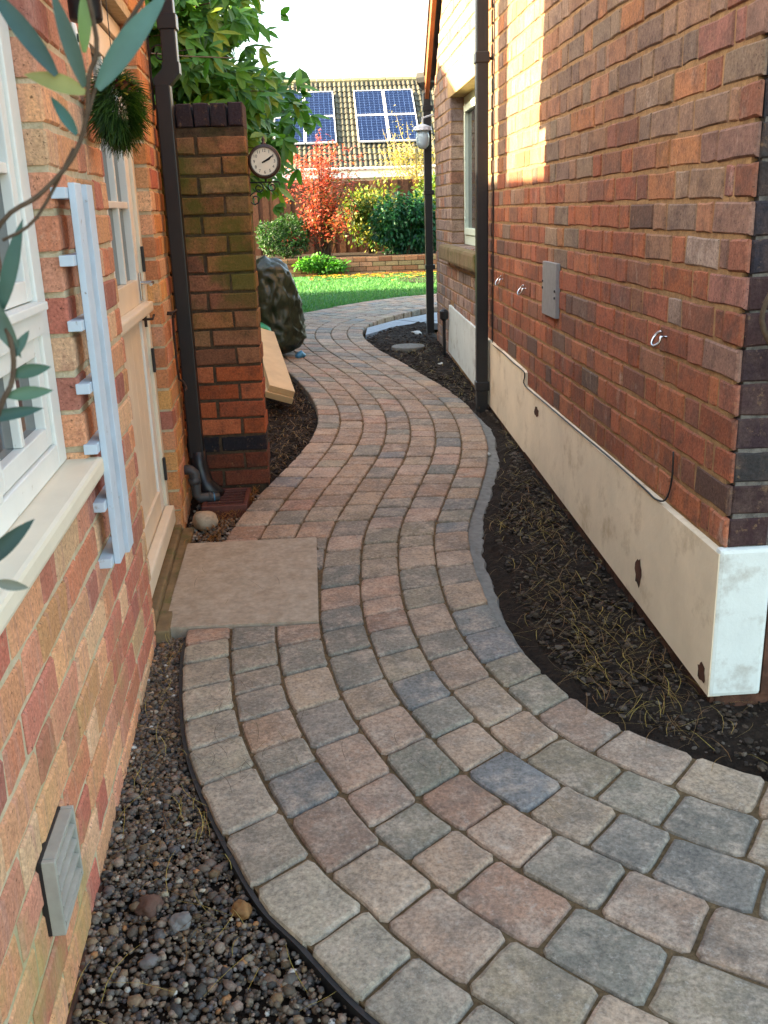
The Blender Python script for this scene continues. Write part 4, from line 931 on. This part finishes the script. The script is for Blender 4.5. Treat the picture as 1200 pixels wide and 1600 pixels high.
mb = MB(); mb.tube([(-.085, 0, -R_ - .014), (.06, 0, -R_ - .014), (.066, 0, -R_ - .03)], .0035, 6); mb.tube([(0, 0, -R_), (0, 0, -R_ - .014)], .006, 6); mb.build('bracket', M['darkiron'], ck)
for (cx_, cz_, r_, sg) in ((-.035, -.115, .024, 1), (.028, -.112, .022, -1), (-.055, -.165, .03, -1)):
    mb = MB(); pts = []
    for k in range(22): t = k / 21 * 2.4 * math.pi; rr = r_ * (1 - .03 * k); pts.append((cx_ + sg * rr * math.sin(t), 0, cz_ + rr * math.cos(t)))
    mb.tube(pts, .003, 6); mb.build('scroll', M['darkiron'], ck, True)

# ------------------------------------------------------------------ things behind the pier
tp = bmesh.new(); bmesh.ops.create_icosphere(tp, subdivisions=5, radius=1)
for v in tp.verts:
    d = v.co.copy(); zt = (d.z + 1) / 2
    rx, ry = .245 * (1 - .35 * max(0, zt - .55) / .45), .24 * (1 - .3 * max(0, zt - .55) / .45)
    f = Vector((d.x * 3, d.y * 3, d.z * 2.2)); k = 1.06 + .10 * mnoise.noise(f) - .20 * abs(mnoise.noise(f * 1.6 + Vector((9, 0, 0)))) - .14 * abs(mnoise.noise(Vector((f.x * 3.4, f.y * 3.4, f.z * 1.8)))) - .09 * abs(mnoise.noise(Vector((f.x * 5 + f.z * 2, f.y * 5, f.z * 3.1 + 4))))
    fl_ = 1 + .18 * max(0, .18 - zt) / .18; q = Vector((d.x, d.y, 0)); q = q * (1 / max(q.length, .3)) * min(1, q.length * 1.5)
    v.co = Vector((q.x * rx * k * fl_ + .10 * (zt - .5) * -.5, q.y * ry * k * fl_, .82 * (zt ** .85) * (1 + .04 * mnoise.noise(f))))
me = bpy.data.meshes.new('covered_bundle'); tp.to_mesh(me); tp.free(); me.materials.append(M['tarp']); me.polygons.foreach_set('use_smooth', [True] * len(me.polygons))
o = bpy.data.objects.new('covered_bundle', me); col.objects.link(o); o.location = (-.42, 8.25, gz(8.25) - .004); tag(o, 'tall bundle wrapped in crumpled dark green plastic sheeting behind the pier', 'bundle')
mb = MB(); mb.lathe([(.09, 0), (.12, .06), (.13, .25), (.11, .33), (.05, .37), (0, .375)], (-.53, 7.75, gz(7.75) - .02), 20); mb.build('green_tub', M['greenplastic'], None, True, label='bright green plastic tub between pier and wrapped bundle', cat='tub')
stone('blue_bag', (-.2, 8.12, gz(8.12) + .02), .045, M['bluetape'], 'small crumpled blue bag at the foot of the wrapped bundle', .7, sub=3, cat='bag')
A, B = Vector((-.318, 6.18, gz(6.18) + .07)), Vector((-.50, 7.55, .525)); dv = (B - A).normalized(); sv = Vector((.93, .12, -.34)); sv = (sv - dv * sv.dot(dv)).normalized(); up_ = sv.cross(dv)
if up_.z < 0: up_ = -up_
for k, (off, lab) in enumerate(((0, 'lower of two pale timber boards propped behind the pier'), (.028, 'upper of two pale timber boards propped behind the pier'))):
    tb = MB(); Mx = Matrix(((sv.x, dv.x, up_.x, A.x), (sv.y, dv.y, up_.y, A.y), (sv.z, dv.z, up_.z, A.z), (0, 0, 0, 1)))
    tb.bbox(-.095 + k * .016, .095 + k * .0, k * .02, (B - A).length, off * 1.5, off * 1.5 + .04, .002, M=Mx); tb.build('timber_board', M['timber'], None, label=lab, cat='board', group='timber boards behind the pier')

# ------------------------------------------------------------------ lawn, low wall, bushes, fence, far house
def lawn_edge(y):
    pts = [(-.62, 10.15), (-.37, 10.75), (0, 11.3), (.45, 11.9), (1.0, 12.4), (1.8, 12.8), (3, 13.1)]
    return pts
mb = MB(); le = smooth_curve([(-4, 9.2), (-.72, 9.5)] + lawn_edge(0) + [(6, 13.4)], 6); V = []
for p in le: V += [(p.x, p.y, gz(p.y) - .004), (p.x, 17.2, gz(17) - .0)]
mb.add(V, [(2 * i, 2 * i + 2, 2 * i + 3, 2 * i + 1) for i in range(len(le) - 1)]); mb.build('lawn', M['lawn'], None, kind='structure', label='mown green lawn beyond the path')
def edge_y(x):
    b = min(le, key=lambda p: abs(p.x - x)); return b.y
mb = MB()
for _ in range(26000):
    x = rnd.uniform(-2.6, 3.2); y0 = edge_y(x); y = y0 + (16.9 - y0) * rnd.random() ** 1.3
    h = rnd.uniform(.018, .04); a = rnd.uniform(0, 6.3); w_ = .006; dx, dy = math.cos(a), math.sin(a); z = gz(y)
    mb.add([(x - dx * w_, y - dy * w_, z), (x + dx * w_, y + dy * w_, z), (x + rnd.uniform(-.02, .02), y + rnd.uniform(-.02, .02), z + h)], [(0, 1, 2)], jit(lin(rnd.choice(['#3f7a40', '#387038', '#4a8046', '#587f48'])), .15))
mb.build('grass', M['grass'], None, kind='stuff', label='short green grass of the lawn')
mb = MB()
for _ in range(260):
    x = rnd.uniform(-.2, 2.4); y = 16.9 - abs(rnd.gauss(0, .6)); leaf_faces(mb, (x, y, gz(y) + .03), (rnd.gauss(0, 1), rnd.gauss(0, 1), .1), (0, 0, 1), .09, .07, jit(lin(rnd.choice(['#b58a2c', '#8a5a2a', '#c0a040', '#6a4a28'])), .15), seg=2)
mb.build('fallen_leaves', M['leaf'], None, kind='stuff', label='fallen yellow and brown leaves along the lawn edge')
mb = MB()
for i in range(21):
    t = 2 * math.pi * i / 20; mb.v.append((1.95 + .75 * math.cos(t), 15.3 + .9 * math.sin(t), gz(15) + .012))
mb.f = [tuple(range(20))]; mb.c = [None]; mb.build('soil_bed', M['soil'], None, kind='structure', label='round patch of bare soil in the lawn on the right')
gw = empty('garden_wall', (.8, 17.1, gz(17)), 'low brick retaining wall at the back of the lawn', 'wall')
mb = MB(); mb.box(-3.5, 4, 0, .2, -.1, .30); mb.build('core', M['mortar_p'], gw)
mb = MB()
for k in range(4):
    x = -3.5 - (k % 2) * .11
    while x < 4:
        c = jit(lin(rnd.choice(['#9a6a50', '#8a5a44', '#a57a60', '#8f7a5c'])), .15); mb.bbox(x, x + .215, -.012, .05, -.02 + k * .08, .05 + k * .08, .004, c); x += .226
mb.build('brickwork', M['brick_g'], gw, kind='stuff')
sheet('planting_bed', [-5, 0, 5], [17.3, 18.5, 20.5], .28, M['soil'], label='raised planting bed behind the low wall')
def cloud(rootname, label, cat, c, rad, n, leaf, pal, mat=None, hollow=.55, stems=None, lumps=7, droop=-.1, seg=2, rough=.25, group=None):
    root = empty(rootname, (c[0], c[1], c[2]), label, cat, group); mb = MB()
    cs = [(Vector((rnd.uniform(-.55, .55) * rad[0], rnd.uniform(-.55, .55) * rad[1], rad[2] * rnd.uniform(.45, 1.45))), rnd.uniform(.4, .6)) for _ in range(lumps)]
    for i in range(n):
        lc, lr = cs[i % lumps]; v = Vector((rnd.gauss(0, 1), rnd.gauss(0, 1), rnd.gauss(0, 1))).normalized()
        r = lr * (hollow + (1 - hollow) * rnd.random()) * (1 + rough * mnoise.noise(v * 3 + lc * 4)); p = lc + Vector((v.x * rad[0] * r, v.y * rad[1] * r, v.z * rad[2] * r))
        if p.z < .01: p.z = abs(p.z) * .3
        d = v + Vector((rnd.gauss(0, .6), rnd.gauss(0, .6), rnd.gauss(0, .6) + droop)); L_ = leaf * rnd.uniform(.7, 1.3)
        leaf_faces(mb, p, d, v + Vector((rnd.gauss(0, .5), rnd.gauss(0, .5), .6)), L_, L_ * .5, jit(lin(rnd.choice(pal)), .22), seg=seg)
    mb.build('crown', mat or M['leaf'], root)
    sm = MB()
    for k in range(stems or 5):
        lc = cs[k % lumps][0]; sm.tube([(rnd.uniform(-.05, .05), rnd.uniform(-.05, .05), -.08), lc * .5 + Vector((0, 0, .02)), lc], [.022, .014, .005], 5)
    sm.build('stem', M['bark'], root, True); return root
ZB = gz(17) + .28
cloud('box_hedge', 'dense rounded dark green box bush in front of the fence', 'hedge', (-.62, 17.9, ZB), (.55, .45, .42), 7500, .045, ['#24441f', '#2c5224', '#1c3a1c', '#3a6230'], hollow=.75, lumps=6)
rb = empty('red_shrub', (.1, 17.9, ZB), 'airy shrub with bright red autumn leaves in front of the fence', 'shrub'); mb = MB(); sm = MB()
for k in range(60):
    a = rnd.uniform(0, 6.3); rr = rnd.uniform(.15, 1.0); tip = Vector((math.cos(a) * rr * .85, math.sin(a) * rr * .6, rnd.uniform(.35, 2.2) * (1 - .22 * rr))); base = Vector((rnd.uniform(-.1, .1), rnd.uniform(-.1, .1), -.05)); mid = tip * .55 + Vector((0, 0, .22))
    pts = smooth_curve([base, mid, tip], 5); sm.tube(pts, [.010 - .0007 * i for i in range(len(pts))], 4)
    for q in pts[3:]:
        for _ in range(9):
            p = q + Vector((rnd.gauss(0, .07), rnd.gauss(0, .07), rnd.gauss(0, .06))); red = rnd.random() < .45 + .3 * (tip.x < .1) + .2 * (q.z > 1.2)
            leaf_faces(mb, p, (rnd.gauss(0, 1), rnd.gauss(0, 1), rnd.gauss(0, .6)), (rnd.gauss(0, .4), -.4, 1), rnd.uniform(.05, .09), .035, jit(lin(rnd.choice(['#a8442f', '#b4503c', '#9c3a2c', '#b0604a'] if red else ['#6a5a2c', '#7a4a2c', '#4f5a28', '#8a5030'])), .15), seg=2)
mb.build('crown', M['leaf'], rb); sm.build('stem', M['bark'], rb)
cloud('golden_ivy', 'yellow-green variegated ivy bush climbing the fence', 'shrub', (1.0, 18.8, ZB), (.62, .4, .68), 4600, .07, ['#8a8a3c', '#6f7f38', '#50702e', '#9c9648', '#44622a', '#3a5a2a'], lumps=14, hollow=.3, rough=.6)
cloud('laurel_shrub', 'dark glossy green shrub right of the red one', 'shrub', (1.62, 18.0, ZB), (.72, .5, .62), 6400, .085, ['#1f5238', '#24603c', '#184430', '#2f6a3a'], hollow=.4, lumps=12, droop=-.4, rough=.5)
cloud('leafy_shrub', 'mid green shrub at the far right, behind the dark one', 'shrub', (2.2, 18.9, ZB), (.6, .5, .75), 3600, .075, ['#5a7a30', '#48682a', '#7a8a3a'], lumps=8)
cloud('ground_cover', 'low bright green leafy plants spilling over the garden wall', 'plant', (.05, 17.1, gz(17)), (.55, .22, .22), 2600, .055, ['#3a7a28', '#4a8a30', '#2f6a24', '#5a9a3a'], lumps=9, hollow=.3)
yt = empty('bare_tree', (1.98, 20.0, gz(17)), 'thin twiggy tree with sparse yellow leaves in front of the tiled roof', 'tree'); sm = MB(); mb = MB()
sm.tube([(0, 0, 0), (.03, 0, 1.2), (0, 0, 2.2)], [.05, .04, .03], 7)
for k in range(34):
    a = rnd.uniform(0, 6.3); z_ = rnd.uniform(1.0, 2.1); L_ = rnd.uniform(.7, 1.5); p0 = Vector((0, 0, z_)); p2 = p0 + Vector((math.cos(a) * L_ * .6, math.sin(a) * L_ * .4, L_ * rnd.uniform(.2, .95))); p1 = (p0 + p2) / 2 + Vector((math.cos(a) * .12, 0, -.05))
    pts = smooth_curve([p0, p1, p2], 6); sm.tube(pts, [.012 - .0007 * i for i in range(len(pts))], 4)
    for q in pts[2:]:
        for _ in range(9):
            if q.z < 2.2 or rnd.random() < .3: leaf_faces(mb, q + Vector((rnd.gauss(0, .08), rnd.gauss(0, .08), rnd.gauss(0, .08))), (rnd.gauss(0, 1), rnd.gauss(0, 1), -.3), (0, -.3, 1), .06, .025, jit(lin(rnd.choice(['#a89a44', '#8a8438', '#b8a858', '#75702f'])), .2), seg=2)
sm.build('trunk', plain('pale_twig', '#a08c66', .8, .2, .2), yt); mb.build('crown', M['leaf'], yt)
fn = empty('garden_fence', (0, 19.6, gz(17)), 'brown close-boarded wooden fence behind the bushes', 'fence')
x = -3.2
fm_ = bpy.data.meshes.new('board'); t_ = MB(); t_.bbox(-.06, .06, -.012, .012, .02, 1.62, .004); tmp = t_.build('board', M['fence']); fm_ = tmp.data; bpy.data.objects.remove(tmp)
while x < 3.4:
    o = bpy.data.objects.new('board', fm_); col.objects.link(o); o.parent = fn; o.location = (x, rnd.choice((-.016, .012)) if 0 else (-.014 if int(round(x / .105)) % 2 else .014), rnd.uniform(-.01, .01)); o.color = (*jit(lin(rnd.choice(['#6a4632', '#7a5238', '#5c3c2c'])), .15), 1); x += .105
for z_ in (.3, 1.3): mb = MB(); mb.bbox(-3.3, 3.5, .03, .08, z_, z_ + .08, .004); mb.build('rail', M['fence'], fn)
# far house with tiled roof and solar panels
hs = empty('bungalow', (.8, 32, gz(17)), 'bungalow with pale ribbed tile roof behind the garden fence', 'house'); HX0, HX1 = -9.0, 11.0; ez = 2.74 - gz(17); an = math.radians(35)
mb = MB(); mb.box(HX0, HX1, .35, 7, -.1, ez + .05); mb.build('wall', M['render_white'], hs)
mb = MB(); mb.bbox(HX0 - .1, HX1 + .1, -.02, .02, ez - .30, ez - .02, .004); mb.box(HX0 - .1, HX1 + .1, .021, .36, ez - .28, ez - .26); mb.build('fascia', M['white'], hs)
mb = MB(); mb.tube([(HX0 - .1, -.07, ez - .02), (HX1 + .1, -.07, ez - .02)], .055, 8); mb.build('gutter', M['white'], hs)
mb = MB(); RL = 5.2; rows = 15; cw = .16; ncol = int((HX1 - HX0) / cw)
for r in range(rows):
    for k in range(ncol):
        x0 = HX0 + k * cw; c = jit(lin(rnd.choice(['#48463a', '#504c3e', '#423f34', '#565242'])), .14); V = []
        for (t, lift) in ((r * RL / rows - .02, .045), ((r + 1) * RL / rows + .02, .012)):
            for (dx, h) in ((0, 0), (.04, .035), (.07, .042), (.1, .03), (.13, 0), (.16, -.004)):
                q = Vector((x0 + dx, t * math.cos(an) - .05, ez + t * math.sin(an))) + Vector((0, -math.sin(an), math.cos(an))) * (h + lift); V.append(q)
        mb.add(V, [(i, i + 1, i + 7, i + 6) for i in range(5)] + [(5, 4, 3, 2, 1, 0)], c)
rf = mb.build('roof', M['tile'], hs, kind='stuff')
mb = MB(); mb.add([(HX0, 0, ez - .02), (HX1, 0, ez - .02), (HX1, RL * math.cos(an), ez - .02 + RL * math.sin(an)), (HX0, RL * math.cos(an), ez - .02 + RL * math.sin(an)), (HX1, 2 * RL * math.cos(an), ez), (HX0, 2 * RL * math.cos(an), ez)], [(0, 1, 2, 3), (3, 2, 4, 5)]); mb.build('roof_deck', M['slate'], hs)
mb = MB()
for k in range(int((HX1 - HX0) / .3)): mb.tube([(HX0 + k * .3, RL * math.cos(an) - .02, ez + RL * math.sin(an) + .05), (HX0 + k * .3 + .29, RL * math.cos(an) - .02, ez + RL * math.sin(an) + .06)], .1, 8, jit(lin('#8f8766'), .1))
mb.build('ridge_tiles', M['tile'], hs, kind='stuff')
def panel(x, t, label):
    pn = empty('solar_panel', (x, 32 + t * math.cos(an) - .05, 2.74 + t * math.sin(an) + .14), label, 'solar panel', 'solar panels on the bungalow roof'); pn.rotation_euler = (an, 0, 0)
    w_, h_ = .99, 1.55; mb = MB(); mb.box(.02, w_ - .02, .02, h_ - .02, 0, .03); mb.build('cells', M['solar'], pn)
    mb = MB()
    for q in ((0, w_, 0, .03), (0, w_, h_ - .03, h_), (0, .03, .031, h_ - .031), (w_ - .03, w_, .031, h_ - .031)): mb.box(*q, -.01, .045)
    mb.build('frame', M['alu'], pn); mb = MB()
    for k in range(1, 6): mb.box(w_ * k / 6 - .0035, w_ * k / 6 + .0035, .03, h_ - .03, .0305, .033)
    for k in range(1, 10): mb.box(.03, w_ - .03, h_ * k / 10 - .0035, h_ * k / 10 + .0035, .0335, .036)
    mb.build('grid', M['solarline'], pn)
for gname, gx in (('left-hand', -1.28), ('right-hand', 1.43)):
    for r, rn in ((0, 'lower'), (1, 'upper')):
        for c_, cn in ((0, 'left'), (1, 'right')): panel(gx + c_ * 1.02, 1.15 + r * 1.58, '%s %s solar panel of the %s array on the bungalow roof' % (rn, cn, gname))

# ------------------------------------------------------------------ large-leaved tree behind the pier
tr = empty('leafy_tree', (-2.0, 10.2, gz(10.2)), 'broad-leaved green tree leaning over the garden wall behind the pier', 'tree'); mb = MB(); sm = MB()
sm.tube([(0, 0, -.1), (.02, .0, 1.2), (-.03, .05, 2.2), (.0, .05, 3.6)], [.11, .1, .08, .06], 9)
tips = []
for k in range(190):
    y = rnd.uniform(9.0, 11.4); a = rnd.uniform(-.16, -.024); b = rnd.uniform(-.01, .26)      # spread of the crown: across and up
    if b > .10 + (-.024 - a) * 2.9 or (a > -.058 and b < (a + .058) * 2.3) or b < .03: continue
    tips.append(Vector((a * y, y, 1.45 + b * y)))
for q in tips:
    q = q - Vector((-2.0, 10.2, gz(10.2))); st = Vector((.0, .04, max(1.4, min(3.2, q.z * .9)))); mid = st.lerp(q, .55) + Vector((0, 0, .12))
    pts = smooth_curve([st, mid, q], 5); sm.tube(pts, [.012 - .0008 * i for i in range(len(pts))], 4)
    for j, p in enumerate(pts[3:]):
        for _ in range(4):
            d0 = Vector((rnd.gauss(.3, .7), rnd.gauss(-.1, .7), rnd.gauss(-.5, .45))); b0 = p + Vector((rnd.gauss(0, .13), rnd.gauss(0, .15), rnd.gauss(0, .13)))
            c = jit(lin(rnd.choice(['#4a7a30', '#3f6a2a', '#5a8a36', '#4f7a34', '#5f8a38', '#7f8f3c'])), .18)
            for s in (-.7, 0, .7):
                d = Matrix.Rotation(s, 3, 'Y') @ d0.normalized(); leaf_faces(mb, b0, d, (rnd.gauss(0, .4), -.5, .8), rnd.uniform(.13, .24), .075, c, seg=3)
sm.build('trunk', M['bark'], tr, True); mb.build('crown', M['leaf'], tr)

# ------------------------------------------------------------------ olive branch close to the camera
ol = empty('olive_branch', (-.19, .592, 1.2), 'olive branch with long grey-green leaves close to the camera, left edge', 'branch')
def oleaf(base, tip, w, c, nrm=(.2, -1, .3)):
    mb = MB(); b, t = Vector(base), Vector(tip); d = t - b; leaf_faces(mb, b - ol.location, d, nrm, d.length, w * .78, c, fold=.45, seg=8); mb.build('leaf', M['olive'], ol, True)
mb = MB(); B = lambda *p: tuple(Vector(p) - ol.location)
mb.tube(smooth_curve([B(-.215, .59, 1.40), B(-.184, .592, 1.449), B(-.162, .598, 1.464), B(-.142, .603, 1.483), B(-.131, .604, 1.504), B(-.126, .602, 1.527), B(-.119, .601, 1.547), B(-.125, .597, 1.60)], 4), .0014, 7)
mb.tube(smooth_curve([B(-.131, .604, 1.504), B(-.118, .61, 1.535), B(-.09, .62, 1.575), B(-.07, .62, 1.60)], 4), .0014, 6)
mb.tube(smooth_curve([B(-.184, .592, 1.44), B(-.165, .6, 1.452), B(-.14, .606, 1.49)], 4), .001, 6)
mb.tube(smooth_curve([B(-.21, .58, 1.30), B(-.196, .579, 1.343), B(-.188, .585, 1.36), B(-.187, .588, 1.385), B(-.20, .59, 1.43)], 4), .0018, 6)
mb.build('twig', M['bark'], ol, True)
OC = ['#2f5a50', '#3a6458', '#28504a']
for b_, t_, w_, c_ in (((-.122, .604, 1.521), (-.078, .604, 1.573), .0165, '#4a7068'), ((-.143, .598, 1.528), (-.172, .587, 1.575), .013, '#33504c'), ((-.129, .602, 1.522), (-.139, .594, 1.572), .011, '#3a5248'),
                       ((-.129, .602, 1.519), (-.160, .595, 1.530), .013, '#8a8a50'), ((-.127, .602, 1.54), (-.12, .597, 1.578), .009, '#6a8a50'), ((-.137, .604, 1.497), (-.148, .60, 1.518), .008, '#2f5a52'),
                       ((-.19, .59, 1.40), (-.172, .592, 1.452), .011, '#34564c'), ((-.20, .585, 1.415), (-.181, .585, 1.372), .014, '#4a6258'), ((-.188, .587, 1.362), (-.166, .59, 1.366), .010, '#3a5a48'),
                       ((-.192, .583, 1.350), (-.166, .588, 1.352), .010, '#4a6a54'), ((-.205, .575, 1.338), (-.172, .585, 1.342), .009, '#2a4a40'), ((-.215, .556, 1.25), (-.182, .566, 1.277), .013, '#263f38'),
                       ((-.205, .551, 1.243), (-.186, .551, 1.238), .008, '#6a7064'), ((-.2, .585, 1.40), (-.193, .589, 1.45), .010, '#2f5a40'), ((-.187, .588, 1.372), (-.176, .59, 1.388), .007, '#3a5a50')):
    oleaf(b_, t_, w_, jit(lin(c_), .08))
print('objects', len(bpy.data.objects), 'tris~', sum(len(o.data.polygons) for o in bpy.data.objects if o.type == 'MESH'))
